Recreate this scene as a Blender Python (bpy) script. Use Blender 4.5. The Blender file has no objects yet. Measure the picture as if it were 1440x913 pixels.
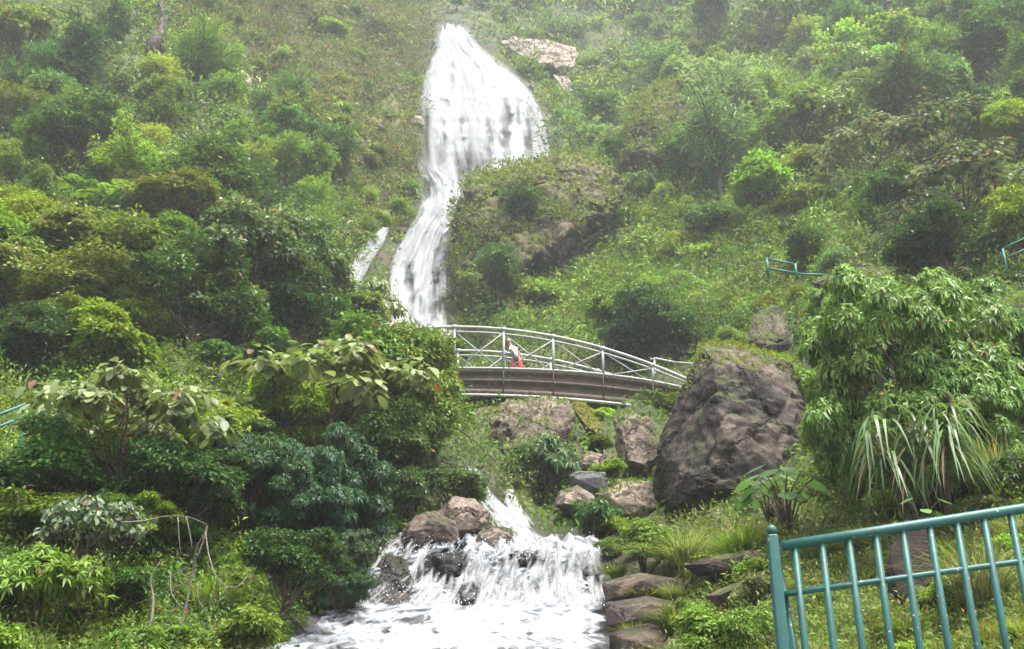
import bpy, bmesh, math, random
import numpy as np
from mathutils import Vector, Matrix, noise as mnoise

rng = np.random.default_rng(7)
random.seed(7)
scn = bpy.context.scene
COL = scn.collection
R = math.radians

# ------------------------------------------------------------------ camera
F = 1400.0                      # focal length in photograph pixels
PITCH = R(22.0)
CAM = np.array([0.0, 0.0, 1.6])
cp, sp = math.cos(PITCH), math.sin(PITCH)

def at(px, py, Y):
    """point seen at photograph pixel (px, py) at horizontal distance Y"""
    px = np.asarray(px, float); py = np.asarray(py, float); Y = np.asarray(Y, float)
    cx = (px - 720) / F; cy = (456.5 - py) / F
    dy = cp - cy * sp; dz = sp + cy * cp
    t = Y / dy
    return np.stack(np.broadcast_arrays(cx * t, Y, CAM[2] + dz * t), -1)

def slant(py, Y):
    return Y / (cp - (456.5 - py) / F * sp)

cam = bpy.data.cameras.new('camera')
cam.sensor_width = 36; cam.lens = 36 * F / 1440
cam.clip_end = 2000
camo = bpy.data.objects.new('camera', cam); COL.objects.link(camo)
camo.location = CAM; camo.rotation_euler = (R(90) + PITCH, 0, 0)
scn.camera = camo

# ------------------------------------------------------------------ object helpers
def tag(o, label=None, cat=None, group=None, kind=None):
    if label: o['label'] = label
    if cat: o['category'] = cat
    if group: o['group'] = group
    if kind: o['kind'] = kind
    return o

def link(name, data, parent=None, mats=()):
    o = bpy.data.objects.new(name, data); COL.objects.link(o)
    for m in mats:
        if data is not None and m.name not in data.materials: data.materials.append(m)
    if parent: o.parent = parent
    return o

def empty(name, loc=(0, 0, 0)):
    o = bpy.data.objects.new(name, None); COL.objects.link(o)
    o.location = [float(c) for c in loc]; o.empty_display_size = .2
    return o

def mesh_np(name, V, faces, smooth=False, mat_idx=None, uv=None):
    """V (n,3); faces list of (m,k) int arrays"""
    me = bpy.data.meshes.new(name)
    V = np.ascontiguousarray(V, np.float32)
    loops = np.concatenate([f.reshape(-1) for f in faces]).astype(np.int32)
    tot = np.concatenate([np.full(len(f), f.shape[1]) for f in faces]).astype(np.int32)
    start = np.concatenate([[0], np.cumsum(tot)[:-1]]).astype(np.int32)
    me.vertices.add(len(V)); me.vertices.foreach_set('co', V.reshape(-1))
    me.loops.add(len(loops)); me.loops.foreach_set('vertex_index', loops)
    me.polygons.add(len(tot)); me.polygons.foreach_set('loop_start', start)
    me.polygons.foreach_set('loop_total', tot)
    if smooth: me.polygons.foreach_set('use_smooth', np.ones(len(tot), bool))
    if mat_idx is not None: me.polygons.foreach_set('material_index', np.asarray(mat_idx, np.int32))
    if uv is not None:
        l = me.uv_layers.new(name='UVMap')
        l.data.foreach_set('uv', np.ascontiguousarray(uv[loops], np.float32).reshape(-1))
    me.update(calc_edges=True); me.validate()
    return me

class Geo:
    """collects verts / faces with a material index, becomes one mesh"""
    def __init__(s): s.V = []; s.F = []; s.M = []; s.n = 0
    def add(s, V, faces, mi=0):
        V = np.asarray(V, float).reshape(-1, 3); s.V.append(V)
        for f in faces:
            f = np.asarray(f, int); s.F.append(f + s.n); s.M.append(np.full(len(f), mi))
        s.n += len(V)
    def tmpl(s, V, tf, mi=0):
        """V (n,k,3), tf template faces (m,q)"""
        n, k = V.shape[:2]
        if n == 0: return
        tf = np.asarray(tf, int)
        f = (tf[None] + (np.arange(n) * k)[:, None, None]).reshape(-1, tf.shape[1])
        s.add(V.reshape(-1, 3), [f], mi)
    def tube(s, P, rad, sides=7, mi=0, cap=True):
        P = np.asarray(P, float); n = len(P)
        rad = np.broadcast_to(np.asarray(rad, float), (n,))
        T = np.gradient(P, axis=0); T /= np.linalg.norm(T, axis=1)[:, None] + 1e-9
        ref = np.array([0, 0, 1.]) if abs(T[:, 2]).mean() < .8 else np.array([0, 1., 0])
        A = np.cross(T, ref); A /= np.linalg.norm(A, axis=1)[:, None] + 1e-9
        B = np.cross(T, A)
        a = np.arange(sides) / sides * 2 * np.pi
        V = P[:, None] + rad[:, None, None] * (A[:, None] * np.cos(a)[None, :, None] + B[:, None] * np.sin(a)[None, :, None])
        V = V.reshape(-1, 3); F_ = []
        for i in range(n - 1):
            for j in range(sides):
                k = (j + 1) % sides
                F_.append((i * sides + j, i * sides + k, (i + 1) * sides + k, (i + 1) * sides + j))
        fs = [np.array(F_)]
        if cap:
            fs.append(np.array([list(range(sides))[::-1]])); fs.append(np.array([[(n - 1) * sides + j for j in range(sides)]]))
        s.add(V, fs, mi)
    def box(s, c, size, mi=0, rot=None):
        c = np.asarray(c, float); h = np.asarray(size, float) / 2
        V = np.array([[x, y, z] for x in (-1, 1) for y in (-1, 1) for z in (-1, 1)]) * h
        if rot is not None: V = V @ np.array(rot).T
        s.add(V + c, [np.array([[0, 1, 3, 2], [4, 6, 7, 5], [0, 4, 5, 1], [2, 3, 7, 6], [0, 2, 6, 4], [1, 5, 7, 3]])], mi)
    def mesh(s, name, smooth=False):
        return mesh_np(name, np.concatenate(s.V), s.F, smooth, np.concatenate(s.M))

def unit(v): return v / (np.linalg.norm(v, axis=-1, keepdims=True) + 1e-9)

# ------------------------------------------------------------------ materials
def new_mat(name):
    m = bpy.data.materials.new(name); m.use_nodes = True
    nt = m.node_tree; nt.nodes.clear()
    return m, nt, nt.nodes.new('ShaderNodeOutputMaterial')

def N(nt, typ, **kw):
    n = nt.nodes.new(typ)
    for k, v in kw.items():
        if k.startswith('i_'):
            key = k[2:]
            n.inputs[int(key) if key.isdigit() else key.replace('_', ' ')].default_value = v
        else: setattr(n, k, v)
    return n

def ramp(nt, src, stops):
    r = nt.nodes.new('ShaderNodeValToRGB'); e = r.color_ramp.elements
    while len(e) < len(stops): e.new(.5)
    for x, (p, c) in zip(e, stops):
        x.position = p; x.color = (*c, 1) if len(c) == 3 else c
    nt.links.new(src, r.inputs[0]); return r

def mixc(nt, fac, a, b, blend='MIX'):
    m = nt.nodes.new('ShaderNodeMix'); m.data_type = 'RGBA'; m.blend_type = blend
    for sock, val in ((m.inputs[0], fac), (m.inputs[6], a), (m.inputs[7], b)):
        if hasattr(val, 'links'): nt.links.new(val, sock)
        elif isinstance(val, (int, float)): sock.default_value = val
        else: sock.default_value = (*val, 1)
    return m.outputs[2]

def math_n(nt, op, a, b=0.0, clamp=False):
    m = nt.nodes.new('ShaderNodeMath'); m.operation = op; m.use_clamp = clamp
    for sock, val in ((m.inputs[0], a), (m.inputs[1], b)):
        if hasattr(val, 'links'): nt.links.new(val, sock)
        else: sock.default_value = val
    return m.outputs[0]

def leaf_mat(name, trans=.35, rough=.5, spec=.4, dead=.012, deadcol=(.22, .09, .03), pale=.0, attr=None, vlo=.85, vhi=2.05):
    """leaf whose colour is the object's own colour, varied leaf by leaf and clump by clump"""
    m, nt, out = new_mat(name)
    oi = N(nt, 'ShaderNodeObjectInfo'); ge = N(nt, 'ShaderNodeNewGeometry')
    rnd = ge.outputs['Random Per Island']
    val = nt.nodes.new('ShaderNodeMapRange'); nt.links.new(rnd, val.inputs[0])
    val.inputs[3].default_value = vlo; val.inputs[4].default_value = vhi
    no = N(nt, 'ShaderNodeTexNoise', i_Scale=.9, i_Detail=3.0); nt.links.new(ge.outputs['Position'], no.inputs['Vector'])
    hs = N(nt, 'ShaderNodeHueSaturation')
    src = N(nt, 'ShaderNodeAttribute', attribute_name=attr).outputs['Color'] if attr else oi.outputs['Color']
    nt.links.new(src, hs.inputs['Color'])
    nt.links.new(math_n(nt, 'ADD', math_n(nt, 'MULTIPLY', no.outputs[0], .07), .468), hs.inputs['Hue'])
    v2 = math_n(nt, 'MULTIPLY', val.outputs[0], math_n(nt, 'ADD', math_n(nt, 'MULTIPLY', no.outputs[0], .9), .55))
    nt.links.new(v2, hs.inputs['Value'])
    col = hs.outputs[0]
    if pale:
        h2 = math_n(nt, 'FRACT', math_n(nt, 'MULTIPLY', rnd, 37.3))
        col = mixc(nt, math_n(nt, 'MULTIPLY', math_n(nt, 'GREATER_THAN', h2, 1 - pale), .6), col, (.26, .3, .16))
    if dead:
        col = mixc(nt, math_n(nt, 'GREATER_THAN', math_n(nt, 'FRACT', math_n(nt, 'MULTIPLY', rnd, 91.7)), 1 - dead), col, deadcol)
    p = N(nt, 'ShaderNodeBsdfPrincipled', i_Roughness=rough); p.inputs['Specular IOR Level'].default_value = spec
    nt.links.new(col, p.inputs['Base Color'])
    t = N(nt, 'ShaderNodeBsdfTranslucent')
    nt.links.new(mixc(nt, 1.0, col, (1.25, 1.3, .75), 'MULTIPLY'), t.inputs[0])
    mx = N(nt, 'ShaderNodeMixShader', i_0=trans)
    nt.links.new(p.outputs[0], mx.inputs[1]); nt.links.new(t.outputs[0], mx.inputs[2])
    nt.links.new(mx.outputs[0], out.inputs[0])
    return m

def simple_mat(name, c, rough=.6, metal=0, var=.25, scale=6, bump=.0, c2=None):
    m, nt, out = new_mat(name)
    tc = N(nt, 'ShaderNodeNewGeometry')
    no = N(nt, 'ShaderNodeTexNoise', i_Scale=float(scale), i_Detail=5.0, i_Roughness=.65)
    nt.links.new(tc.outputs['Position'], no.inputs['Vector'])
    c2 = c2 or tuple(x * (1 - var) for x in c)
    r = ramp(nt, no.outputs[0], [(.35, c2), (.65, tuple(min(1, x * (1 + var * .5)) for x in c))])
    p = N(nt, 'ShaderNodeBsdfPrincipled', i_Roughness=rough, i_Metallic=metal)
    nt.links.new(r.outputs[0], p.inputs['Base Color'])
    if bump:
        b = N(nt, 'ShaderNodeBump', i_Strength=bump, i_Distance=.02); nt.links.new(no.outputs[0], b.inputs['Height'])
        nt.links.new(b.outputs[0], p.inputs['Normal'])
    nt.links.new(p.outputs[0], out.inputs[0]); return m

def rock_mat(name, light, dark, moss=(.06, .085, .018), mossy=.35, scale=1.0, rough=.8, wet=False):
    m, nt, out = new_mat(name)
    ge = N(nt, 'ShaderNodeNewGeometry'); pos = ge.outputs['Position']
    mp = N(nt, 'ShaderNodeMapping'); mp.inputs['Scale'].default_value = (1, 1, 1.5); mp.inputs['Rotation'].default_value = (.3, .5, 0)
    nt.links.new(pos, mp.inputs[0])
    n1 = N(nt, 'ShaderNodeTexNoise', i_Scale=.9 * scale, i_Detail=9.0, i_Roughness=.68, i_Distortion=.6); nt.links.new(mp.outputs[0], n1.inputs['Vector'])
    n2 = N(nt, 'ShaderNodeTexNoise', i_Scale=6.5 * scale, i_Detail=7.0, i_Roughness=.75); nt.links.new(pos, n2.inputs['Vector'])
    n3 = N(nt, 'ShaderNodeTexNoise', i_Scale=1.7 * scale, i_Detail=5.0, i_Roughness=.7); nt.links.new(pos, n3.inputs['Vector'])
    c = ramp(nt, n1.outputs[0], [(.38, dark), (.5, tuple((a + b) / 2 for a, b in zip(light, dark))), (.6, light)]).outputs[0]
    c = mixc(nt, .7, c, ramp(nt, n2.outputs[0], [(.35, (.35, .33, .32)), (.55, (1., 1., 1.)), (.72, (1.6, 1.55, 1.5))]).outputs[0], 'MULTIPLY')
    m3 = N(nt, 'ShaderNodeMapping'); m3.inputs['Scale'].default_value = (1.6 * scale, 1.6 * scale, .3 * scale); nt.links.new(pos, m3.inputs[0])
    n4 = N(nt, 'ShaderNodeTexNoise', i_Scale=1.0, i_Detail=6.0, i_Roughness=.65); nt.links.new(m3.outputs[0], n4.inputs['Vector'])
    c = mixc(nt, ramp(nt, n4.outputs[0], [(.5, (0, 0, 0)), (.62, (.75, .75, .75))]).outputs[0], c, tuple(x * .55 for x in dark))
    dv = N(nt, 'ShaderNodeVectorMath', operation='MULTIPLY_ADD'); nt.links.new(n3.outputs['Color'], dv.inputs[0]); dv.inputs[1].default_value = (.8, .8, .8); nt.links.new(pos, dv.inputs[2])
    vo = N(nt, 'ShaderNodeTexVoronoi', feature='DISTANCE_TO_EDGE', i_Scale=.75 * scale); nt.links.new(dv.outputs[0], vo.inputs['Vector'])
    ck = ramp(nt, vo.outputs['Distance'], [(.0, (1, 1, 1)), (.045, (0, 0, 0))]).outputs[0]
    c = mixc(nt, math_n(nt, 'MULTIPLY', ck, .8), c, tuple(x * .35 for x in dark))
    sx = N(nt, 'ShaderNodeSeparateXYZ'); nt.links.new(ge.outputs['Normal'], sx.inputs[0])
    up = math_n(nt, 'ADD', math_n(nt, 'MULTIPLY', sx.outputs[2], .55), math_n(nt, 'MULTIPLY', n3.outputs[0], 1.1))
    mf = nt.nodes.new('ShaderNodeMapRange'); nt.links.new(up, mf.inputs[0])
    mf.inputs[1].default_value = 1.05 - mossy * .75; mf.inputs[2].default_value = 1.25 - mossy * .75
    mc = mixc(nt, n2.outputs[0], tuple(x * .5 for x in moss), tuple(x * 1.5 for x in moss))
    c = mixc(nt, mf.outputs[0], c, mc)
    p = N(nt, 'ShaderNodeBsdfPrincipled', i_Roughness=rough)
    p.inputs['Specular IOR Level'].default_value = .5 if wet else .25
    nt.links.new(c, p.inputs['Base Color'])
    hgt = math_n(nt, 'SUBTRACT', math_n(nt, 'ADD', n1.outputs[0], math_n(nt, 'MULTIPLY', n2.outputs[0], .4)), math_n(nt, 'MULTIPLY', ck, .5))
    b = N(nt, 'ShaderNodeBump', i_Strength=.9, i_Distance=.16); nt.links.new(hgt, b.inputs['Height'])
    nt.links.new(b.outputs[0], p.inputs['Normal'])
    nt.links.new(p.outputs[0], out.inputs[0]); return m

def water_mat(name, su, sv, lo, hi, edge=.12, detail=6.0, dist=.6, low_v=None, seed=0.0, white=1.0):
    """white water: streaks drawn out along the flow (v), thinning at the edges of the sheet"""
    m, nt, out = new_mat(name)
    uv = N(nt, 'ShaderNodeUVMap')
    mp = N(nt, 'ShaderNodeMapping'); mp.inputs['Scale'].default_value = (su, sv, 1); mp.inputs['Location'].default_value = (seed, seed * 2, 0)
    nt.links.new(uv.outputs[0], mp.inputs[0])
    n1 = N(nt, 'ShaderNodeTexNoise', i_Scale=1.0, i_Detail=detail, i_Roughness=.62, i_Distortion=dist); nt.links.new(mp.outputs[0], n1.inputs['Vector'])
    mp2 = N(nt, 'ShaderNodeMapping'); mp2.inputs['Scale'].default_value = (su * .32, sv * .55, 1); nt.links.new(uv.outputs[0], mp2.inputs[0])
    n2 = N(nt, 'ShaderNodeTexNoise', i_Scale=1.0, i_Detail=3.0); nt.links.new(mp2.outputs[0], n2.inputs['Vector'])
    s = math_n(nt, 'ADD', math_n(nt, 'MULTIPLY', n1.outputs[0], .55), math_n(nt, 'MULTIPLY', n2.outputs[0], .45))
    sx = N(nt, 'ShaderNodeSeparateXYZ'); nt.links.new(uv.outputs[0], sx.inputs[0])
    ed = math_n(nt, 'SUBTRACT', .5, math_n(nt, 'ABSOLUTE', math_n(nt, 'SUBTRACT', sx.outputs[0], .5)))   # 0 at edge
    er = nt.nodes.new('ShaderNodeMapRange'); nt.links.new(ed, er.inputs[0]); er.inputs[2].default_value = edge
    er.inputs[3].default_value = -.28; er.inputs[4].default_value = 0
    s = math_n(nt, 'ADD', s, er.outputs[0])
    th = N(nt, 'ShaderNodeAttribute', attribute_name='thin'); s = math_n(nt, 'SUBTRACT', s, th.outputs['Fac'])
    fr = nt.nodes.new('ShaderNodeMapRange'); fr.interpolation_type = 'SMOOTHSTEP'; nt.links.new(s, fr.inputs[0])
    fr.inputs[1].default_value = lo; fr.inputs[2].default_value = hi
    p = N(nt, 'ShaderNodeBsdfPrincipled', i_Roughness=.55); p.inputs['Base Color'].default_value = (.46 * white, .49 * white, .53 * white, 1)
    b = N(nt, 'ShaderNodeBump', i_Strength=.2, i_Distance=.05); nt.links.new(n1.outputs[0], b.inputs['Height']); nt.links.new(b.outputs[0], p.inputs['Normal'])
    tl = N(nt, 'ShaderNodeBsdfTranslucent'); tl.inputs[0].default_value = (.46 * white, .5 * white, .54 * white, 1)
    mx0 = N(nt, 'ShaderNodeMixShader', i_0=.3); nt.links.new(p.outputs[0], mx0.inputs[1]); nt.links.new(tl.outputs[0], mx0.inputs[2])
    tr = N(nt, 'ShaderNodeBsdfTransparent')
    mx = N(nt, 'ShaderNodeMixShader'); nt.links.new(fr.outputs[0], mx.inputs[0])
    nt.links.new(tr.outputs[0], mx.inputs[1]); nt.links.new(mx0.outputs[0], mx.inputs[2])
    nt.links.new(mx.outputs[0], out.inputs[0])
    return m

def strand_mat(name, a, lo=.42, hi=.72):
    """soft white strand of falling water, fading to its sides and ends"""
    m, nt, out = new_mat(name)
    uv = N(nt, 'ShaderNodeUVMap'); sx = N(nt, 'ShaderNodeSeparateXYZ'); nt.links.new(uv.outputs[0], sx.inputs[0])
    def hump(o, pw): return math_n(nt, 'SUBTRACT', 1.0, math_n(nt, 'POWER', math_n(nt, 'ABSOLUTE', math_n(nt, 'SUBTRACT', math_n(nt, 'MULTIPLY', o, 2.0), 1.0)), pw), True)
    f = math_n(nt, 'MULTIPLY', math_n(nt, 'MULTIPLY', hump(sx.outputs[0], 1.6), hump(sx.outputs[1], 3.0)), a)
    ge = N(nt, 'ShaderNodeNewGeometry'); mr = nt.nodes.new('ShaderNodeMapRange'); nt.links.new(ge.outputs['Random Per Island'], mr.inputs[0]); mr.inputs[3].default_value = lo; mr.inputs[4].default_value = hi
    c = mixc(nt, 1.0, (.97, .99, 1.0), mr.outputs[0], 'MULTIPLY')
    d = N(nt, 'ShaderNodeBsdfDiffuse'); nt.links.new(c, d.inputs[0]); t = N(nt, 'ShaderNodeBsdfTranslucent'); nt.links.new(c, t.inputs[0])
    m0 = N(nt, 'ShaderNodeMixShader', i_0=.4); nt.links.new(d.outputs[0], m0.inputs[1]); nt.links.new(t.outputs[0], m0.inputs[2])
    tr = N(nt, 'ShaderNodeBsdfTransparent'); mx = N(nt, 'ShaderNodeMixShader'); nt.links.new(f, mx.inputs[0]); nt.links.new(tr.outputs[0], mx.inputs[1]); nt.links.new(m0.outputs[0], mx.inputs[2])
    nt.links.new(mx.outputs[0], out.inputs[0]); return m

LEAF = leaf_mat('leaf', .28, .55, .2)
LEAFG = leaf_mat('glossy_leaf', .3, .45, .3, dead=.012)
LEAFB = leaf_mat('broad_pale_leaf', .3, .48, .45, dead=.025, deadcol=(.16, .07, .03), pale=.3)
LEAFP = leaf_mat('leaf_with_pale_tips', .3, .5, .4, dead=.03, deadcol=(.34, .2, .13), pale=.2)
GRASS = leaf_mat('grass_blade', .35, .55, .2, dead=.07, deadcol=(.3, .22, .1))
COVER = leaf_mat('cover_leaf', .33, .65, .15, dead=.03, deadcol=(.2, .11, .045), vlo=1.0, vhi=1.75)
THICK = leaf_mat('thicket_leaf', .28, .6, .18, dead=.012, deadcol=(.2, .11, .045), attr='tint', vlo=1.0, vhi=1.8)
HEATH = leaf_mat('heath_leaf', .3, .65, .2, dead=.12, deadcol=(.19, .115, .045))
BARK = simple_mat('bark', (.10, .075, .05), .9, var=.5, scale=9, bump=.6)
PALEBARK = simple_mat('pale_bark', (.17, .15, .125), .85, var=.4, scale=9, bump=.4)
WHITEBARK = simple_mat('white_bark', (.5, .48, .45), .85, var=.35, scale=5, bump=.3)
ROCK = rock_mat('boulder_rock', (.165, .13, .105), (.022, .018, .015), mossy=.25, scale=.7)
TANROCK = rock_mat('tan_stream_rock', (.36, .285, .23), (.085, .063, .05), mossy=.2)
PALEROCK = rock_mat('pale_cliff_rock', (.46, .38, .32), (.16, .12, .10), mossy=.18, scale=.45)
DARKROCK = rock_mat('wet_dark_rock', (.06, .048, .044), (.014, .012, .012), mossy=.1, rough=.5, wet=True)
SLATE = rock_mat('slate_slab', (.14, .135, .145), (.07, .07, .078), mossy=.1, rough=.5, wet=True)
MOSSROCK = rock_mat('mossy_cliff', (.2, .16, .11), (.045, .037, .026), moss=(.1, .105, .02), mossy=.55, scale=.4)
LEDGE = rock_mat('ledge_rock', (.17, .125, .10), (.05, .04, .035), mossy=.02)
EARTHROCK = rock_mat('dark_earth_rock', (.07, .045, .036), (.018, .013, .011), mossy=.05, rough=.95)
TEAL = simple_mat('teal_paint', (.014, .092, .08), .5, var=.25, scale=10, bump=.1)
def chipped(m, thr=.70, scale=55.0, col=(.42, .40, .34)):
    nt = m.node_tree; p = next(n for n in nt.nodes if n.type == 'BSDF_PRINCIPLED'); src = p.inputs['Base Color'].links[0].from_socket
    ge = N(nt, 'ShaderNodeNewGeometry'); no = N(nt, 'ShaderNodeTexNoise', i_Scale=scale, i_Detail=4.0, i_Roughness=.6); nt.links.new(ge.outputs['Position'], no.inputs['Vector'])
    n2 = N(nt, 'ShaderNodeTexNoise', i_Scale=scale * .4, i_Detail=4.0, i_Roughness=.7); nt.links.new(ge.outputs['Position'], n2.inputs['Vector'])
    c = mixc(nt, ramp(nt, n2.outputs[0], [(.62, (0, 0, 0)), (.72, (1, 1, 1))]).outputs[0], src, (.05, .045, .03))
    c = mixc(nt, ramp(nt, no.outputs[0], [(thr - .04, (0, 0, 0)), (thr, (1, 1, 1))]).outputs[0], c, col)
    nt.links.new(c, p.inputs['Base Color'])
chipped(TEAL)
TEALFAR = simple_mat('faded_teal_paint', (.03, .15, .11), .55, var=.25, scale=10)
STEEL = simple_mat('pale_grey_paint', (.34, .35, .34), .5, var=.22, scale=7)
GIRDER = simple_mat('brown_girder_paint', (.082, .055, .034), .75, var=.5, scale=3, bump=.2)
chipped(GIRDER, .66, 9.0, (.2, .17, .14)); chipped(STEEL, .69, 14.0, (.16, .13, .1))
CONC = simple_mat('concrete', (.3, .29, .27), .9, var=.3, scale=3, bump=.4)

# ------------------------------------------------------------------ terrain
COLS = {
 -700: [(2000,1.9),(1400,2.6),(1022,5),(900,7),(750,9.5),(600,13),(450,18),(300,25),(150,34),(0,45),(-200,62),(-450,85)],
 0: [(2000,2.2),(1400,3),(1022,7),(900,9.5),(750,12.5),(600,17),(450,24),(300,34),(150,46),(0,60),(-200,80),(-450,110)],
 250: [(2000,2.3),(1400,3.2),(1022,8),(900,10.5),(750,14),(600,19),(450,27),(300,38),(150,51),(0,66),(-200,88),(-450,120)],
 480: [(2000,2.4),(1400,3.4),(1022,9),(900,13),(780,16.4),(600,23),(450,36),(300,47),(150,60),(0,78),(-200,100),(-450,130)],
 620: [(2000,2.4),(1400,3.5),(1022,9.5),(913,13),(850,16.7),(835,16.85),(765,17.5),(660,23),(560,33),(450,46),(300,56),(250,61),(150,70),(45,86),(0,100),(-200,128),(-450,155)],
 720: [(2000,2.4),(1400,3.5),(1022,9.5),(913,13),(850,16.7),(835,16.85),(765,17.5),(660,22.5),(560,32),(450,46),(300,56),(230,63),(150,71),(45,94),(0,108),(-200,135),(-450,160)],
 850: [(2000,2.4),(1400,3.4),(1022,9),(913,13.2),(770,18.4),(660,23),(560,32),(450,43),(300,54),(220,62),(130,82),(0,108),(-200,135),(-450,160)],
 1000: [(2000,2.3),(1400,3.2),(1022,8),(900,12),(780,15.5),(720,19),(600,27),(450,37),(300,50),(150,68),(0,98),(-200,120),(-450,145)],
 1250: [(2000,2.2),(1400,3),(1022,6.5),(900,9),(750,12.5),(600,17.5),(450,25),(300,38),(150,55),(0,78),(-200,100),(-450,128)],
 1440: [(2000,2.1),(1400,2.8),(1022,5.5),(900,7.5),(750,10.5),(600,15),(450,21),(300,32),(150,46),(0,64),(-200,85),(-450,110)],
 2140: [(2000,1.7),(1400,2.4),(1022,4.5),(900,5.5),(750,7.5),(600,10),(450,14),(300,21),(150,30),(0,42),(-200,60),(-450,85)]}
GX = np.arange(-700, 2141, 10.0); GY = np.arange(-450, 2001, 10.0)
cols = sorted(COLS)
tab = np.stack([np.interp(GY, [q[0] for q in COLS[c]][::-1], np.log([q[1] for q in COLS[c]])[::-1]) for c in cols], 1)
LY = np.stack([np.interp(GX, cols, tab[i]) for i in range(len(GY))], 0)

def blur(A, n):
    for _ in range(n):
        A = np.pad(A, 1, mode='edge')
        A = (A[:-2, 1:-1] + A[2:, 1:-1] + A[1:-1, :-2] + A[1:-1, 2:] + 2 * A[1:-1, 1:-1]) / 6
    return A
LY = blur(LY, 6)
# water outlines in photograph pixels: (y, x_left, x_right)
UPPER = [(38,617,656),(55,612,664),(70,611,675),(90,604,703),(110,597,728),(130,592,745),(150,591,757),(180,592,767),(215,595,773),(240,600,776),(264,606,778)]
LOWERRUN = [(226,586,602),(240,589,630),(255,591,652),(275,592,658),(300,586,650),(325,573,641),(350,561,635),(380,549,632),(410,545,631),(440,538,633),(475,528,635)]
BRANCH = [(320,537,547),(335,521,543),(350,508,534),(370,497,522),(395,487,508),(425,480,500)]
MIDRUN = [(658,640,670),(672,650,680),(685,660,688),(700,672,698),(712,680,708),(722,686,730),(735,694,744),(750,704,756),(765,716,772),(782,722,792)]
SPOUT = [(688,710,724),(702,712,728),(718,714,736),(738,714,750)]
CASCADE = [(756,548,842),(764,530,850),(775,522,852),(800,504,851),(828,488,852),(846,466,856),(870,432,862),(895,398,866),(920,362,871),(960,320,885),(1010,280,900)]
def near_water(px, py, pad=0.0):
    r = np.zeros(np.broadcast(px, py).shape, bool)
    for S in (UPPER, LOWERRUN, BRANCH, MIDRUN, CASCADE):
        ys = [a[0] for a in S]
        l = np.interp(py, ys, [a[1] for a in S]); r_ = np.interp(py, ys, [a[2] for a in S])
        r |= (py > ys[0] - pad) & (py < ys[-1] + pad) & (px > l - pad) & (px < r_ + pad)
    return r
PX, PY = np.meshgrid(GX, GY)
calm = blur((~near_water(PX, PY, 16)).astype(float), 4)
bump = np.zeros_like(LY)
for n, a in ((24, .9), (8, .55), (2, .4)):
    b = blur(rng.normal(size=LY.shape), n); bump += a * b / b.std()
LY = LY + .027 * bump * calm

def gY(px, py):
    fx = np.clip((np.asarray(px, float) - GX[0]) / 10, 0, len(GX) - 1.001); fy = np.clip((np.asarray(py, float) - GY[0]) / 10, 0, len(GY) - 1.001)
    i = fx.astype(int); j = fy.astype(int); u = fx - i; v = fy - j
    return np.exp((LY[j, i] * (1 - u) + LY[j, i + 1] * u) * (1 - v) + (LY[j + 1, i] * (1 - u) + LY[j + 1, i + 1] * u) * v)

TV = at(PX, PY, np.exp(LY))
_dx = np.gradient(TV, axis=1); _dy = np.gradient(TV, axis=0)
TN = unit(np.cross(_dy, _dx)); TN *= np.sign((TN * (CAM - TV)).sum(-1))[..., None]
def gN(px, py):
    i = np.clip(np.round((np.asarray(px) - GX[0]) / 10).astype(int), 0, len(GX) - 1); j = np.clip(np.round((np.asarray(py) - GY[0]) / 10).astype(int), 0, len(GY) - 1)
    return TN[j, i]

def ground(px, py): return at(px, py, gY(px, py))

ny, nx = LY.shape
idx = np.arange(ny * nx).reshape(ny, nx)
tf = np.stack([idx[1:, :-1], idx[1:, 1:], idx[:-1, 1:], idx[:-1, :-1]], -1).reshape(-1, 4)
tme = mesh_np('hillside', TV.reshape(-1, 3), [tf], True)
wetm = blur((near_water(PX, PY, 0)).astype(float), 1)
at_ = tme.attributes.new('wet', 'FLOAT', 'POINT'); at_.data.foreach_set('value', wetm.reshape(-1).astype(np.float32))

def terrain_mat():
    m, nt, out = new_mat('hillside_soil')
    ge = N(nt, 'ShaderNodeNewGeometry'); pos = ge.outputs['Position']
    n1 = N(nt, 'ShaderNodeTexNoise', i_Scale=.35, i_Detail=8.0, i_Roughness=.65); nt.links.new(pos, n1.inputs['Vector'])
    n2 = N(nt, 'ShaderNodeTexNoise', i_Scale=2.2, i_Detail=6.0, i_Roughness=.7); nt.links.new(pos, n2.inputs['Vector'])
    g = ramp(nt, n1.outputs[0], [(.38, (.028, .042, .013)), (.52, (.05, .065, .018)), (.62, (.085, .065, .035)), (.72, (.13, .10, .075))]).outputs[0]
    g = mixc(nt, .6, g, ramp(nt, n2.outputs[0], [(.3, (.4, .4, .4)), (.7, (1.3, 1.3, 1.3))]).outputs[0], 'MULTIPLY')
    w = ramp(nt, n2.outputs[0], [(.35, (.014, .013, .013)), (.55, (.035, .03, .027)), (.75, (.09, .074, .064))]).outputs[0]
    a = N(nt, 'ShaderNodeAttribute', attribute_name='wet')
    c = mixc(nt, a.outputs['Fac'], g, w)
    p = N(nt, 'ShaderNodeBsdfPrincipled', i_Roughness=.85); nt.links.new(c, p.inputs['Base Color'])
    b = N(nt, 'ShaderNodeBump', i_Strength=.8, i_Distance=.3); nt.links.new(n2.outputs[0], b.inputs['Height']); nt.links.new(b.outputs[0], p.inputs['Normal'])
    nt.links.new(p.outputs[0], out.inputs[0]); return m
tag(link('hillside', tme, mats=[terrain_mat()]), kind='structure')
g = Geo(); g.box((0, -14, .0), (60, 33, .3))
tag(link('pavement', g.mesh('pavement'), mats=[CONC]), kind='structure')

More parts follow.
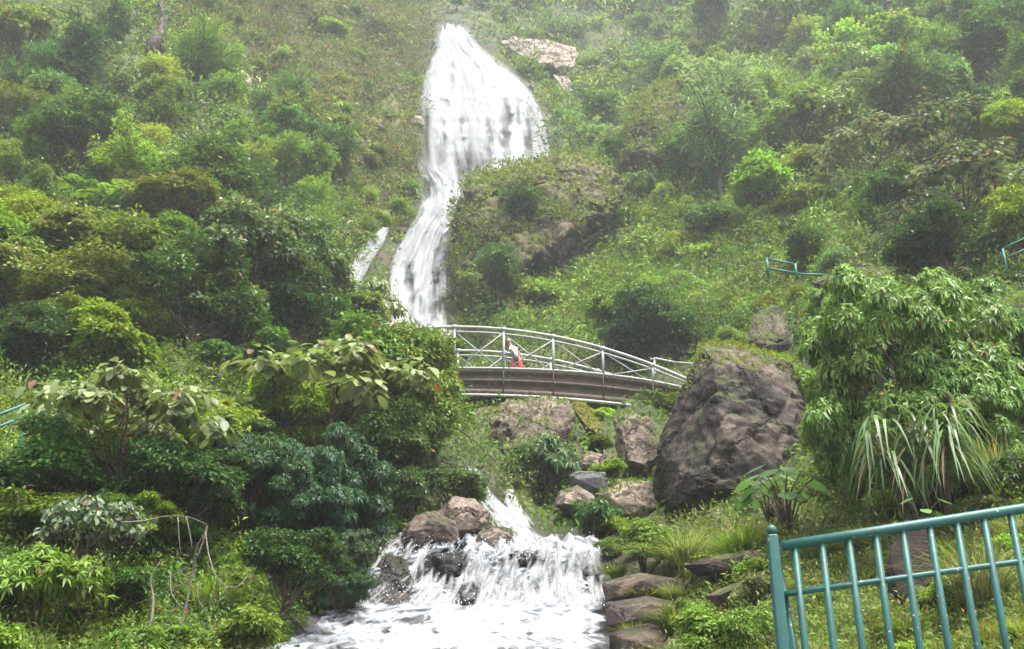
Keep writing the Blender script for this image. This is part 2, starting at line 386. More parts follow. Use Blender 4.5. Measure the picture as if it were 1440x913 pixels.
# ------------------------------------------------------------------ leaf geometry
def leaf_quads(p, d, nrm, L, W, fold=.12, droop=.15):
    """diamond leaves: p base, d axis, nrm normal (all (n,3)); returns (n,4,3)"""
    d = unit(d); s = unit(np.cross(d, nrm)); n_ = unit(np.cross(s, d))
    L = np.broadcast_to(L, (len(p),))[:, None]; W = np.broadcast_to(W, (len(p),))[:, None]
    mid = p + d * L * .45
    tip = p + d * L; tip[:, 2] -= (L * droop)[:, 0]
    return np.stack([p, mid - s * W / 2 + n_ * W * fold, tip, mid + s * W / 2 + n_ * W * fold], 1)
Q = [(0, 1, 2, 3)]

def sph(n, zmin=-1.0):
    z = rng.uniform(zmin, 1, n); a = rng.uniform(0, 2 * np.pi, n); r = np.sqrt(1 - z * z)
    return np.stack([r * np.cos(a), r * np.sin(a), z], -1)

def clumps(n, Rr, z0, z1, shape='dome'):
    """clump centres through a crown standing between z0 and z1 with radius Rr"""
    d = sph(n, -.6 if shape == 'dome' else -.9)
    r = rng.uniform(.35, 1, n) ** .6
    if shape == 'dome':        # three to five uneven lobes
        k = rng.integers(3, 6); lb = sph(k, -.7) * np.array([.62, .62, .5]) * rng.uniform(.6, 1.1, (k, 1)); lb[0] = (rng.normal() * .12, rng.normal() * .12, .5)
        w = rng.integers(0, k, n); q = lb[w] + d * r[:, None] * rng.uniform(.48, .72, k)[w][:, None]
        c = q * np.array([Rr, Rr, (z1 - z0) / 2])
    else: c = d * r[:, None] * np.array([Rr, Rr, (z1 - z0) / 2])
    c[:, 2] = np.clip(c[:, 2] + (z0 + z1) / 2, z0 * .8, z1)
    if shape == 'cone':
        k = (c[:, 2] - z0) / (z1 - z0); c[:, :2] *= np.clip(1.25 - k * 1.1, .12, 1.2)[:, None]
    c += rng.normal(size=c.shape) * .02
    return c

def limbs(g, C_, z0, r0, H, mi=0, lean=(0, 0), frac=1.0):
    """trunk and limbs reaching for the clumps"""
    top = np.array([lean[0], lean[1], H])
    t = np.linspace(0, 1, 9)
    wob = np.cumsum(rng.normal(size=(9, 2)) * .012, 0); wob[0] = 0
    P = np.stack([lean[0] * t ** 1.5 + wob[:, 0], lean[1] * t ** 1.5 + wob[:, 1], H * t - .06 * (1 - t)], -1)
    g.tube(P, r0 * (1 - .8 * t) * (1 + .5 * np.exp(-t * 12)), 8, mi)
    for c in C_:
        if rng.random() > frac: continue
        k = np.clip((c[2] * rng.uniform(.35, .8)) / H, .12, .95)
        a = np.array([np.interp(k, t, P[:, i]) for i in range(3)])
        s = np.linspace(0, 1, 6)[:, None]
        bow = np.array([0, 0, 1]) * np.linalg.norm(c - a) * -.12
        B = a + (c - a) * s + bow * 4 * s * (1 - s) + rng.normal(size=(6, 3)) * .008 * (s > 0) * (s < 1)
        g.tube(B, np.linspace(r0 * .42 * (1 - k * .6), r0 * .07, 6), 5, mi, False)

def crown_leaves(g, C_, rc, n, L, W, flat=.7, zmin=-.45, droop=.2, mi=0, jit=.5, inner=.45):
    for c in C_:
        r = rc * rng.uniform(.65, 1.35); m = int(n * rng.uniform(.7, 1.3))
        d = sph(m, zmin)
        q = c + d * (r * rng.uniform(inner, 1.05, m) ** .8 * np.where(rng.random(m) < .14, rng.uniform(1.1, 1.6, m), 1))[:, None] * np.array([1, 1, flat])
        ax = d * np.array([1, 1, .3]) + rng.normal(size=(m, 3)) * jit - np.array([0, 0, droop])
        nr = d * .5 + np.array([0, 0, .8]) + rng.normal(size=(m, 3)) * .4
        g.tmpl(leaf_quads(q, ax, nr, L * rng.uniform(.6, 1.25, m), W * rng.uniform(.7, 1.2, m)), Q, mi)

def whorls(g, C_, rc, n, L, W, k=8, mi=0, flat=.8):
    """drooping stars of narrow leaves at the twig ends"""
    for c in C_:
        m = int(n * rng.uniform(.75, 1.25)); d = sph(m, -.35)
        q = c + d * (rc * rng.uniform(.55, 1.1, m))[:, None] * np.array([1, 1, flat])
        a = rng.uniform(0, 6.28, m)[:, None] + np.arange(k)[None] / k * 6.28 + rng.normal(size=(m, k)) * .2
        tilt = rng.uniform(-.65, .4, (m, k))
        e1 = unit(np.cross(d, np.array([.2, .1, 1.]))); e2 = np.cross(d, e1)
        ax = e1[:, None] * np.cos(a)[..., None] + e2[:, None] * np.sin(a)[..., None] + d[:, None] * .55
        ax[..., 2] += tilt
        P_ = np.repeat(q, k, 0); A_ = ax.reshape(-1, 3)
        nr = np.repeat(d, k, 0) + np.array([0, 0, .9])
        g.tmpl(leaf_quads(P_, A_, nr, L * rng.uniform(.65, 1.2, m * k), W * rng.uniform(.8, 1.2, m * k), droop=.35), Q, mi)

def blades(g, n, L, W, spread=.5, base=.12, mi=0, seg=4, stiff=.4, origin=(0, 0, 0)):
    a = rng.uniform(0, 6.28, n); ln = L * rng.uniform(.45, 1.1, n)
    o = np.array(origin) + np.stack([base * np.sqrt(rng.random(n)) * np.cos(a), base * np.sqrt(rng.random(n)) * np.sin(a), np.zeros(n)], -1)
    out_ = np.stack([np.cos(a + rng.normal(size=n) * .4), np.sin(a + rng.normal(size=n) * .4), np.zeros(n)], -1)
    side = np.stack([-out_[:, 1], out_[:, 0], np.zeros(n)], -1)
    e = rng.uniform(.05, spread, n)
    rows = []
    for i in range(seg + 1):
        t = i / seg
        h = ln * (t - (1 - stiff) * t ** 2.4 * (.4 + e))
        w = W * (1 - t ** 1.6) * .5 + W * .02
        p = o + out_ * (ln * e * (t * .6 + t * t * .8))[:, None]; p[:, 2] += h
        rows += [p - side * w, p + side * w]
    V = np.stack(rows, 1)
    g.tmpl(V, [(2 * i, 2 * i + 1, 2 * i + 3, 2 * i + 2) for i in range(seg)], mi)

def frond(g, o, az, L, rise, droop, mi=0, wid=.28, n=22):
    t = np.linspace(0, 1, n)
    dirn = np.array([math.cos(az), math.sin(az), 0]); sd = np.array([-math.sin(az), math.cos(az), 0])
    P = o + dirn * (L * t)[:, None] + np.array([0, 0, 1.]) * (L * (rise * t - droop * t * t))[:, None]
    g.tube(P, np.linspace(.008, .002, n) * L, 4, mi, False)
    T = unit(np.gradient(P, axis=0))
    for s_ in (-1, 1):
        w = L * wid * np.sin(np.pi * np.clip(t * .9 + .1, 0, 1)) ** .8
        ax = sd * s_ + T * .45 + np.array([0, 0, -.18])
        g.tmpl(leaf_quads(P[1:], ax[1:], np.tile([0, 0, 1.], (n - 1, 1)), w[1:], L * 1.7 / n, .05, .2), Q, mi)

# prototypes, each one unit tall -------------------------------------------------
class Proto:
    def __init__(s, leaf, trunk, lm, tm):
        s.leaf, s.trunk, s.lm, s.tm = leaf, trunk, lm, tm
        if leaf: leaf.materials.append(lm)
        if trunk: trunk.materials.append(tm)

def tree_proto(style, lm=LEAF, tm=BARK, Rr=.36, z0=.3, nc=40, rc=.115, nl=240, L=.04, W=.02, r0=.022, shape='dome', flat=.7, lean=(0, 0), **kw):
    gl, gt = Geo(), Geo()
    C_ = clumps(nc, Rr, z0, .93, shape)
    C_[:, 0] += lean[0] * C_[:, 2]; C_[:, 1] += lean[1] * C_[:, 2]
    limbs(gt, C_, z0, r0, .82, 0, lean)
    if style == 'whorl': whorls(gl, C_, rc, nl, L, W, **kw)
    else: crown_leaves(gl, C_, rc, nl, L, W, flat, **kw)
    return Proto(gl.mesh('crown'), gt.mesh('trunk', True), lm, tm)

def sprays(gl, gt, ns, z0, Rr, n_t=9, n_l=15, L=.075, W=.034, mi=0, tmi=0, rt=.07, r0=.012, up=.75):
    """stems arching up and out, each carrying tufts of leaves along its upper length"""
    for i in range(ns):
        a = rng.uniform(0, 6.28); l = rng.uniform(.45, 1.0) ** .8; e = rng.uniform(.1, 1) * Rr / (1 - z0)
        t = np.linspace(0, 1, 9); h = (1 - z0) * l
        S = np.stack([np.cos(a) * e * h * (t * .5 + t * t * .6), np.sin(a) * e * h * (t * .5 + t * t * .6), z0 + h * (1.25 * t - .25 * t * t - .22 * e * t ** 3)], -1)
        S[1:] += rng.normal(size=(8, 3)) * .012
        gt.tube(S, np.linspace(r0, r0 * .25, 9), 5, tmi, False)
        for tt in rng.uniform(.28, 1.0, n_t):
            c = np.array([np.interp(tt, t, S[:, k]) for k in range(3)]) + rng.normal(size=3) * rt * .7
            m = int(n_l * rng.uniform(.6, 1.4)); d = sph(m, -.7)
            ax = d + np.array([np.cos(a) * .4, np.sin(a) * .4, up * .5]) + rng.normal(size=(m, 3)) * .3
            gl.tmpl(leaf_quads(c + d * rt * rng.uniform(.1, 1, m)[:, None], ax, d * .3 + np.array([0, 0, .9]) + rng.normal(size=(m, 3)) * .35, L * rng.uniform(.6, 1.25, m), W * rng.uniform(.7, 1.2, m), droop=.35), Q, mi)

def spray_tree(lm=LEAF, tm=BARK, z0=.25, ns=22, Rr=.4, **kw):
    gl, gt = Geo(), Geo()
    gt.tube([(0, 0, -.05), (.01, .0, z0 * .6), (0, .01, z0 + .05)], [.03, .024, .02], 7)
    sprays(gl, gt, ns, z0, Rr, **kw); return Proto(gl.mesh('crown'), gt.mesh('trunk', True), lm, tm)

def spray_shrub(lm=LEAF, ns=16, Rr=.7, **kw):
    g = Geo(); sprays(g, g, ns, .0, Rr, tmi=1, **kw)
    me = g.mesh('shrub'); me.materials.append(lm); me.materials.append(BARK); return me

def bigleaf_proto(tm=BARK, lm=None, L=.085, n=30, tiers=14, Rr=.5, z0=.5):
    """umbrella shaped tree with sprays of large pale leaves"""
    gl, gt = Geo(), Geo()
    a = np.arange(tiers) * 2.4 + rng.normal(size=tiers) * .3; rr = Rr * np.sqrt((np.arange(tiers) + .5) / tiers)
    C_ = np.stack([rr * np.cos(a), rr * np.sin(a), .93 - .55 * (rr / Rr) ** 2 * (1 - z0) - rng.uniform(0, .2, tiers)], -1)
    limbs(gt, C_, z0, .02, .75)
    hw = np.array([0, .24, .44, .5, .3, .0]); ht = np.array([0, .12, .38, .62, .86, 1.0])
    for c in C_:
        m = int(n * rng.uniform(.7, 1.3)); d = sph(m, -.35)
        q = c + d * rng.uniform(.02, .15, m)[:, None] * np.array([1, 1, .55])
        ax = unit(d * np.array([1, 1, .2]) + rng.normal(size=(m, 3)) * .3 - np.array([0, 0, .45]))
        nr = d * .35 + np.array([0, 0, 1.]) + rng.normal(size=(m, 3)) * .25
        s = unit(np.cross(ax, nr)); n_ = np.cross(s, ax)
        LL = L * rng.uniform(.6, 1.25, m)[:, None]
        rows = []
        for w, t in zip(hw, ht):
            ctr = q + ax * LL * t - np.array([0, 0, 1]) * LL * .28 * t * t
            if w == 0: rows.append(ctr)
            else:
                rows += [ctr - s * LL * w * .72 + n_ * LL * w * .16, ctr, ctr + s * LL * w * .72 + n_ * LL * w * .16]
        V = np.stack(rows, 1)    # 0; 1-3; 4-6; 7-9; 10-12; 13
        gl.add(V.reshape(-1, 3), [], 0)
        off = gl.n - V.shape[0] * 14 + np.arange(m)[:, None, None] * 14
        tri = np.array([[0, 2, 1], [0, 3, 2], [13, 10, 11], [13, 11, 12]])
        qd = np.array([[1, 2, 5, 4], [2, 3, 6, 5], [4, 5, 8, 7], [5, 6, 9, 8], [7, 8, 11, 10], [8, 9, 12, 11]])
        for f in (tri, qd):
            ff = (f[None] + off).reshape(-1, f.shape[1]); gl.F.append(ff); gl.M.append(np.zeros(len(ff), int))
    return Proto(gl.mesh('crown', True), gt.mesh('trunk', True), lm or LEAFB, tm)

def treefern_proto():
    gl, gt = Geo(), Geo()
    gt.tube([(0, 0, -.05), (.01, 0, .3), (0, .01, .62)], [.05, .04, .035], 8)
    for i in range(13):
        frond(gl, np.array([0, .01, .6]), i * 2.4 + rng.normal() * .2, rng.uniform(.42, .58), rng.uniform(.7, 1.1), rng.uniform(.75, 1.1), n=20)
    return Proto(gl.mesh('crown'), gt.mesh('trunk', True), LEAF, BARK)

def shrub_mesh(style='leaf', lm=LEAF, Rr=.55, nc=20, rc=.24, nl=150, L=.115, W=.06, flat=.75, zlow=.04, **kw):
    g = Geo()
    C_ = clumps(nc, Rr, zlow, .88)
    for c in C_[:9]:
        g.tube([(c[0] * .1, c[1] * .1, -.1), c * np.array([.6, .6, .55]), c], [.02, .013, .006], 5, 1, False)
    if style == 'whorl': whorls(g, C_, rc, nl, L, W, **kw)
    else: crown_leaves(g, C_, rc, nl, L, W, flat, **kw)
    me = g.mesh('shrub'); me.materials.append(lm); me.materials.append(BARK); return me

def fern_mesh():
    g = Geo()
    for i in range(14): frond(g, np.zeros(3), i * 2.4, rng.uniform(.7, 1.0), rng.uniform(.9, 1.5), rng.uniform(.9, 1.2), n=16)
    me = g.mesh('fern'); me.materials.append(LEAF); return me

def tussock_mesh(n=420, W=.022, spread=.75, base=.2):
    g = Geo(); blades(g, n, 1.0, W, spread, base); me = g.mesh('tussock'); me.materials.append(GRASS); return me

PR = {
 'broad': [tree_proto('leaf', nl=230, L=.044, W=.022, nc=46, Rr=.42, z0=.24), tree_proto('leaf', nl=220, L=.044, W=.022, Rr=.46, z0=.16, nc=52, rc=.11)],
 'bushy': [tree_proto('leaf', nl=230, L=.05, W=.024, nc=60, Rr=.5, z0=.02, rc=.12), tree_proto('leaf', LEAFG, nl=210, L=.055, W=.022, nc=62, Rr=.48, z0=.02, rc=.12, jit=.6), tree_proto('leaf', nl=260, L=.042, W=.022, nc=64, Rr=.52, z0=.02, rc=.11)],
 'dark': [tree_proto('leaf', LEAFG, nl=210, L=.046, W=.024, Rr=.44, z0=.14, nc=54, rc=.115), tree_proto('leaf', LEAFG, nl=210, L=.046, W=.024, Rr=.4, z0=.22, nc=48, rc=.115)],
 'pink': [tree_proto('leaf', LEAFP, nl=230, L=.042, W=.022, Rr=.46, z0=.3, nc=52, rc=.1)],
 'far': [spray_tree(ns=26), spray_tree(ns=30, Rr=.5, z0=.15, n_t=10, L=.06, W=.03), spray_tree(ns=20, Rr=.3, z0=.1, L=.09, W=.028), spray_tree(LEAFG, ns=26, Rr=.45, z0=.35, n_t=11, L=.065),
         tree_proto('leaf', nl=95, L=.066, W=.034, nc=70, rc=.085, z0=.12, Rr=.46, jit=.7), tree_proto('leaf', nl=110, L=.07, W=.03, nc=60, rc=.075, z0=.3, Rr=.34, jit=.8, shape='cone')],
 'plume': [spray_tree(ns=30, Rr=.38, z0=.2, L=.085, W=.016, n_l=20), spray_tree(ns=26, Rr=.45, z0=.3, L=.08, W=.015, n_l=20)],
 'cone': [tree_proto('leaf', nl=340, L=.045, W=.025, nc=26, rc=.12, z0=.1, Rr=.34, shape='cone')],
 'whorl': [tree_proto('whorl', LEAFG, shape='full', Rr=.46, z0=.02, nc=95, rc=.085, nl=70, L=.036, W=.0115), tree_proto('whorl', LEAFG, shape='full', Rr=.44, z0=.02, nc=90, rc=.085, nl=70, L=.036, W=.012)],
 'bigleaf': [bigleaf_proto(L=.062, n=58, tiers=24), bigleaf_proto(L=.07, n=50, tiers=24, Rr=.55)],
 'farbig': [bigleaf_proto(lm=LEAFP, L=.055, n=60, tiers=24, Rr=.5, z0=.45)],
 'treefern': [treefern_proto()],
}
SH = {
 'shrub': [spray_shrub(), spray_shrub(ns=20, Rr=.9, L=.09), spray_shrub(ns=18, Rr=.55, L=.11, W=.03), spray_shrub(LEAFG, ns=18, Rr=.8, L=.1, W=.045), shrub_mesh(Rr=.65, nc=24)],
 'fine': [shrub_mesh(nl=170, L=.085, W=.042, nc=34, rc=.16), shrub_mesh(nl=160, L=.085, W=.044, nc=36, rc=.15, Rr=.68), shrub_mesh('leaf', LEAFG, nl=150, L=.1, W=.04, nc=34, rc=.16, Rr=.62)],
 'whorlshrub': [shrub_mesh('whorl', LEAFG, nl=26, L=.12, W=.035, nc=20, rc=.22)],
 'airy': [spray_shrub(ns=18, Rr=.6, L=.16, W=.024, n_l=12, rt=.09), shrub_mesh(nl=160, L=.17, W=.034, nc=20, rc=.2, flat=1.1, jit=.4), shrub_mesh(nl=150, L=.2, W=.03, nc=18, rc=.2, flat=1.2, jit=.35, droop=.5)],
 'fern': [fern_mesh()],
 'tussock': [tussock_mesh(), tussock_mesh(360, .02, .9, .25)],
}

TREE_NAME = {'broad': 'broadleaf_tree', 'bushy': 'bushy_tree', 'dark': 'evergreen_tree', 'pink': 'broadleaf_tree', 'far': 'hillside_tree', 'plume': 'feathery_tree', 'cone': 'conical_tree',
             'whorl': 'drooping_leaf_tree', 'bigleaf': 'large_leaf_tree', 'farbig': 'large_leaf_tree', 'treefern': 'tree_fern'}
def far_tint(t, Y):      # tint brightened with distance: light painted into crowns that shade themselves dark
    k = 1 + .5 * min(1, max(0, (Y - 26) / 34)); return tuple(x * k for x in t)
def tree(kind, px, py, hpx, w, tint, label, group=None, dY=0.0, var=None, cat='tree', tm=None):
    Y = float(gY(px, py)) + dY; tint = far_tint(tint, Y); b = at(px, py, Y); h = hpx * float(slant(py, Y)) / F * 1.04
    pr = PR[kind][random.randrange(len(PR[kind])) if var is None else var]
    root = empty(TREE_NAME[kind], b - np.array([0, 0, .03 * h])); root.rotation_euler.z = random.uniform(0, 6.28)
    root.scale = (h * w, h * w, h)
    tag(root, label, cat, group)
    t = link('trunk', pr.trunk, root)
    if tm:
        t.material_slots[0].link = 'OBJECT'; t.material_slots[0].material = tm
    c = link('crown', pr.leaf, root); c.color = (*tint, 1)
    return root

def shrub(kind, px, py, hpx, w, tint, label, group=None, dY=0.0, name='shrub', cat='shrub', Y=None):
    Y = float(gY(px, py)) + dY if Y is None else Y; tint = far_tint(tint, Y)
    b = at(px, py, Y); h = hpx * float(slant(py, Y)) / F
    o = link(name, random.choice(SH[kind])); o.location = b - np.array([0, 0, .05 * h]); o.rotation_euler.z = random.uniform(0, 6.28)
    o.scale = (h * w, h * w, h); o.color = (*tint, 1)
    return tag(o, label, cat, group)

def jit(c, a=.15):
    k = random.uniform(1 - a, 1 + a); return tuple(x * k * random.uniform(1 - a * .5, 1 + a * .5) for x in c)

MID = (.088, .142, .018); FRESH = (.142, .205, .022); DARK = (.044, .082, .014); BLUE = (.07, .122, .03); OLIVE = (.102, .134, .02)
YEL = (.148, .2, .016); PALE = (.15, .19, .065); DEEP = (.03, .06, .014)
# ------------------------------------------------------------------ rocks
def rock_mesh(pts, levels=3, amp=.06, fr=1.2, seed=0.0):
    """convex lump through pts, subdivided and roughened into a weathered face"""
    bm = bmesh.new()
    for p in pts: bm.verts.new([float(c) for c in p])
    r = bmesh.ops.convex_hull(bm, input=bm.verts)
    bmesh.ops.delete(bm, geom=[v for v in bm.verts if not v.link_faces], context='VERTS')
    bmesh.ops.triangulate(bm, faces=bm.faces)
    for i in range(levels):
        bmesh.ops.subdivide_edges(bm, edges=bm.edges, cuts=1, use_grid_fill=True)
        bmesh.ops.smooth_vert(bm, verts=bm.verts, factor=.03, use_axis_x=True, use_axis_y=True, use_axis_z=True)
    bm.normal_update()
    size = max((Vector(a) - Vector(b)).length for a in map(tuple, pts[:6]) for b in map(tuple, pts[-6:]))
    s = Vector((seed, seed * 1.7, -seed))
    for v in bm.verts:
        q = v.co * (fr / size * 3) + s
        st = Vector((q.x * .6, q.y * .6, q.z * 2.0 + q.x * .5))
        ck = max(0.0, .09 - abs(mnoise.noise(q * .75 + s))) / .09 + .7 * max(0.0, .08 - abs(mnoise.noise(st * 1.3))) / .08
        d = mnoise.fractal(q, 1.0, 2.0, 5) * .55 - ck * .55 + mnoise.fractal(q * 4, .9, 2.0, 3) * .2 + .35 * mnoise.noise(st * .9)
        v.co += v.normal * d * amp * size
    me = bpy.data.meshes.new('rock'); bm.to_mesh(me); bm.free()
    me.polygons.foreach_set('use_smooth', np.ones(len(me.polygons), bool)); me.update()
    return me

def outline_pts(outline, Y, th, front=.55, tilt=0.0):
    """a rock whose silhouette passes through the given photograph points, th metres deep"""
    o = np.array(outline, float); c = o.mean(0); top = o[:, 1].min(); bot = o[:, 1].max()
    lean = lambda py: tilt * (bot - py) / (bot - top)
    P = [at(x, y, Y + lean(y)) for x, y in o]
    P += [at(*(c + (q - c) * front * rng.uniform(.85, 1.1)), Y - th * rng.uniform(.35, .6) + lean(q[1])) for q in o]
    P += [at(*(c + (q - c) * .8), Y + th * .7 + lean(q[1])) for q in o]
    return P

def cover_on(me, n, L, W, zmin=.35, name='foliage', mat=COVER, tint=OLIVE, parent=None, cond=None, off=0.0, jitn=.5, kind=None):
    """small leaves growing on the upward faces of a mesh"""
    me.calc_loop_triangles()
    V = np.empty(len(me.vertices) * 3, np.float32); me.vertices.foreach_get('co', V); V = V.reshape(-1, 3)
    T = np.empty(len(me.loop_triangles) * 3, np.int32); me.loop_triangles.foreach_get('vertices', T); T = T.reshape(-1, 3)
    a, b, c = V[T[:, 0]], V[T[:, 1]], V[T[:, 2]]
    cr = np.cross(b - a, c - a); ar = np.linalg.norm(cr, axis=1); nr = cr / (ar[:, None] + 1e-9)
    nz = nr[:, 2] + rng.normal(size=len(nr)) * .06
    ctr = (a + b + c) / 3
    w = ar * (nz > zmin)
    if cond is not None: w = w * cond(ctr, nr)
    if w.sum() <= 0: return None
    i = rng.choice(len(T), n, p=w / w.sum())
    u = rng.random((n, 2)); fl = u.sum(1) > 1; u[fl] = 1 - u[fl]
    p = a[i] + (b[i] - a[i]) * u[:, :1] + (c[i] - a[i]) * u[:, 1:] + nr[i] * (rng.random(n) * off)[:, None]
    d = nr[i] * .5 + rng.normal(size=(n, 3)) * jitn + np.array([0, 0, .25])
    g = Geo(); g.tmpl(leaf_quads(p, d, nr[i] + np.array([0, 0, .5]) + rng.normal(size=(n, 3)) * .4, L * rng.uniform(.5, 1.3, n), W * rng.uniform(.6, 1.2, n)), Q)
    o = link(name, g.mesh(name), parent, [mat]); o.color = (*tint, 1)
    if kind: o['kind'] = kind
    return o

def rock(name, outline, mat, label, Y=None, th=1.0, levels=4, amp=.035, fr=1.3, tilt=0.0, moss=0, mossL=.1, mosstint=OLIVE, group=None, cat='rock', zmin=.45, front=.55, mossname='foliage', off=0.0, cond=None):
    if Y is None:
        o = np.array(outline); k = o[:, 1].argmax(); Y = float(gY(o[:, 0].mean(), o[k, 1])) - th * .1
    P = np.array(outline_pts(outline, Y, th, front, tilt)); base = P.mean(0); base[2] = P[:, 2].min()
    me = rock_mesh(list(P - base), levels, amp, fr, random.uniform(0, 50)); me.name = name
    o = link(name, me, None, [mat]); o.location = base
    tag(o, label, cat, group)
    if moss: cover_on(me, moss, mossL, mossL * .5, zmin, mossname, COVER, mosstint, o, off=off, cond=cond)
    return o

BY_ = 20.2
_o = [(988,486,0),(1024,483,.3),(1064,492,.4),(1112,508,.3),(1130,560,0),(1146,650,-.1),(1150,716,-.2),(1050,732,-.4),(930,730,-.2),(916,690,0),(921,634,0),(950,575,0),(970,520,0),
      (1004,508,-1.0),(1060,520,-.9),(1012,600,-1.7),(975,690,-1.7),(1080,690,-1.6),(1118,590,-1.0),(1135,700,-.8),(950,650,-.9),
      (1000,490,1.6),(1110,512,1.8),(1140,700,1.6),(930,690,1.2)]
_P = np.array([at(x, y, BY_ + d) for x, y, d in _o]); _b = _P.mean(0); _b[2] = _P[:, 2].min()
_me = rock_mesh(list(_P - _b), 5, .03, 2.1, 3.3); _me.name = 'boulder'
BOULDER = link('boulder', _me, None, [ROCK]); BOULDER.location = _b
tag(BOULDER, 'huge dark brown boulder hiding the right end of the footbridge', 'boulder')
_H = float((_P - _b)[:, 2].max())
cover_on(_me, 2600, .085, .035, -.2, 'foliage', COVER, (.13, .165, .02), BOULDER, cond=lambda c, n: (c[:, 2] > _H * .86) | ((c[:, 2] > _H * .6) & (n[:, 2] > .6)), off=.14)
# rocks in and beside the stream
rock('stream_rock', [(566,745),(585,722),(612,718),(640,732),(652,768),(600,776),(560,770)], TANROCK, 'tan boulder left of the three on the lip of the lower cascade', th=.6)
rock('stream_rock', [(612,720),(636,698),(668,700),(690,722),(684,752),(640,764),(618,758)], TANROCK, 'cracked tan boulder standing highest on the lip of the lower cascade', th=.6)
rock('stream_rock', [(668,752),(690,738),(720,744),(746,764),(740,774),(690,776),(664,770)], TANROCK, 'low flat tan rock beside the foot of the narrow middle cascade', th=.5)
rock('stream_rock', [(532,648),(552,640),(574,650),(570,672),(536,672)], TANROCK, 'pinkish rock showing through the bushes above the cascade', th=.5, levels=3)
rock('stream_rock', [(610,645),(640,640),(652,655),(630,668),(608,664)], TANROCK, 'small tan rock under the overhanging branch', th=.4, levels=3)
rock('stream_rock', [(686,590),(712,560),(760,556),(800,562),(812,590),(790,640),(720,646),(700,630)], TANROCK, 'large mossy tan rock face right under the middle of the footbridge', th=1.4, tilt=1.0, moss=700, mossL=.1)
rock('stream_rock', [(704,630),(732,612),(764,612),(776,636),(740,654),(708,648)], TANROCK, 'rounded tan rock at the foot of the rock face under the bridge', th=.8, moss=160)
rock('stream_rock', [(808,648),(830,634),(852,640),(850,662),(812,664)], TANROCK, 'tan rock resting on top of the grey slab', th=.5)
rock('rock_slab', [(800,668),(812,662),(852,664),(856,694),(828,700),(802,690)], SLATE, 'flat bluish grey slab standing between the stream rocks', th=.5, amp=.008)
rock('stream_rock', [(786,690),(812,682),(836,696),(842,720),(800,724),(778,712)], TANROCK, 'tan rock directly below the grey slab', th=.6)
rock('stream_rock', [(838,694),(880,674),(916,676),(924,716),(898,738),(850,730),(842,712)], TANROCK, 'brown rock wedged against the left foot of the huge boulder', th=.9, moss=260)
rock('stream_rock', [(862,590),(880,580),(918,588),(930,640),(912,672),(876,668),(866,630)], TANROCK, 'upright tan rock left of the huge boulder under the bridge', th=1.0, tilt=.6, moss=260)
rock('stream_rock', [(800,566),(822,566),(850,604),(846,622),(824,608)], MOSSROCK, 'yellow mossy sloping rock under the bridge girder', th=.7, tilt=.8, moss=500, mossL=.09, mosstint=(.15, .16, .02))
rock('stream_rock', [(848,762),(862,750),(880,758),(884,780),(852,782)], LEDGE, 'small grey rock at the right end of the lower cascade lip', th=.4, levels=3)
rock('wet_boulder', [(520,800),(545,778),(572,788),(584,826),(578,866),(540,876),(512,852)], DARKROCK, 'mossy wet boulder inside the left veil of the lower cascade', Y=16.25, th=.5, moss=120, mossL=.05)
rock('wet_boulder', [(612,782),(636,774),(652,790),(646,812),(618,816)], DARKROCK, 'wet black rock in the gap under the tan boulders', Y=16.95, th=.4, levels=3)
rock('wet_boulder', [(642,828),(664,816),(678,832),(672,852),(646,856)], DARKROCK, 'round wet black rock in the middle of the lower cascade', Y=16.4, th=.35, levels=3)
rock('wet_boulder', [(724,778),(744,770),(756,786),(748,800),(728,800)], DARKROCK, 'wet black rock below the flat tan rock', Y=17.0, th=.35, levels=3)
rock('wet_boulder', [(815,800),(835,790),(850,806),(846,830),(820,832)], DARKROCK, 'wet black rock near the right edge of the lower cascade', Y=16.65, th=.4, levels=3)
rock('wet_boulder', [(430,850),(470,818),(505,820),(520,870),(480,900),(430,890)], DARKROCK, 'dark wet rock shelf left of the lower cascade', Y=15.2, th=.8)
# stepped ledges right of the cascade
for ol, lb, Y_ in (([(846,820),(900,806),(972,816),(976,840),(900,850),(850,846)], 'uppermost flat grey brown slab at the right edge of the foaming pool', 14.9),
                   ([(850,848),(905,838),(990,852),(992,876),(900,888),(852,882)], 'middle flat grey brown slab at the right edge of the foaming pool', 13.9),
                   ([(856,890),(910,876),(985,892),(980,932),(900,944),(860,934)], 'lowest flat grey brown slab at the right edge of the foaming pool', 12.8)):
    rock('rock_ledge', ol, LEDGE, lb, Y=Y_, th=1.3, levels=4, amp=.018, fr=2.0)
rock('rock_ledge', [(960,795),(1000,782),(1070,772),(1090,790),(1060,806),(980,812)], LEDGE, 'long thin rock ledge behind the post of the teal railing', Y=13.9, th=.5, levels=4, amp=.012)
rock('rock_ledge', [(990,838),(1040,818),(1085,812),(1095,836),(1040,850),(1000,856)], LEDGE, 'second rock ledge down, left of the teal railing post', Y=12.6, th=.5, levels=4, amp=.012)
rock('rock_outcrop', [(1250,770),(1275,730),(1310,745),(1318,850),(1310,905),(1262,905),(1248,840)], EARTHROCK, 'dark wet rock strip seen between the bars of the teal railing', Y=9.6, th=.5, tilt=.5, amp=.03)
rock('stream_rock', [(0,800),(24,786),(62,788),(70,806),(40,818),(2,816)], TANROCK, 'pinkish tan rock lying among the bushes at the far left', Y=11.4, th=.4)
rock('stream_rock', [(1062,440),(1082,425),(1108,445),(1116,485),(1086,505),(1056,498),(1052,465)], ROCK, 'bare brown rock and earth above the huge boulder', Y=26.6, th=.8, tilt=2.0, moss=500, mossL=.09, zmin=.2)
rock('stream_rock', [(1140,398),(1160,386),(1182,388),(1184,404),(1150,410)], ROCK, 'squarish brown rock at the end of the small teal railing', Y=24.2, th=.4, levels=3)
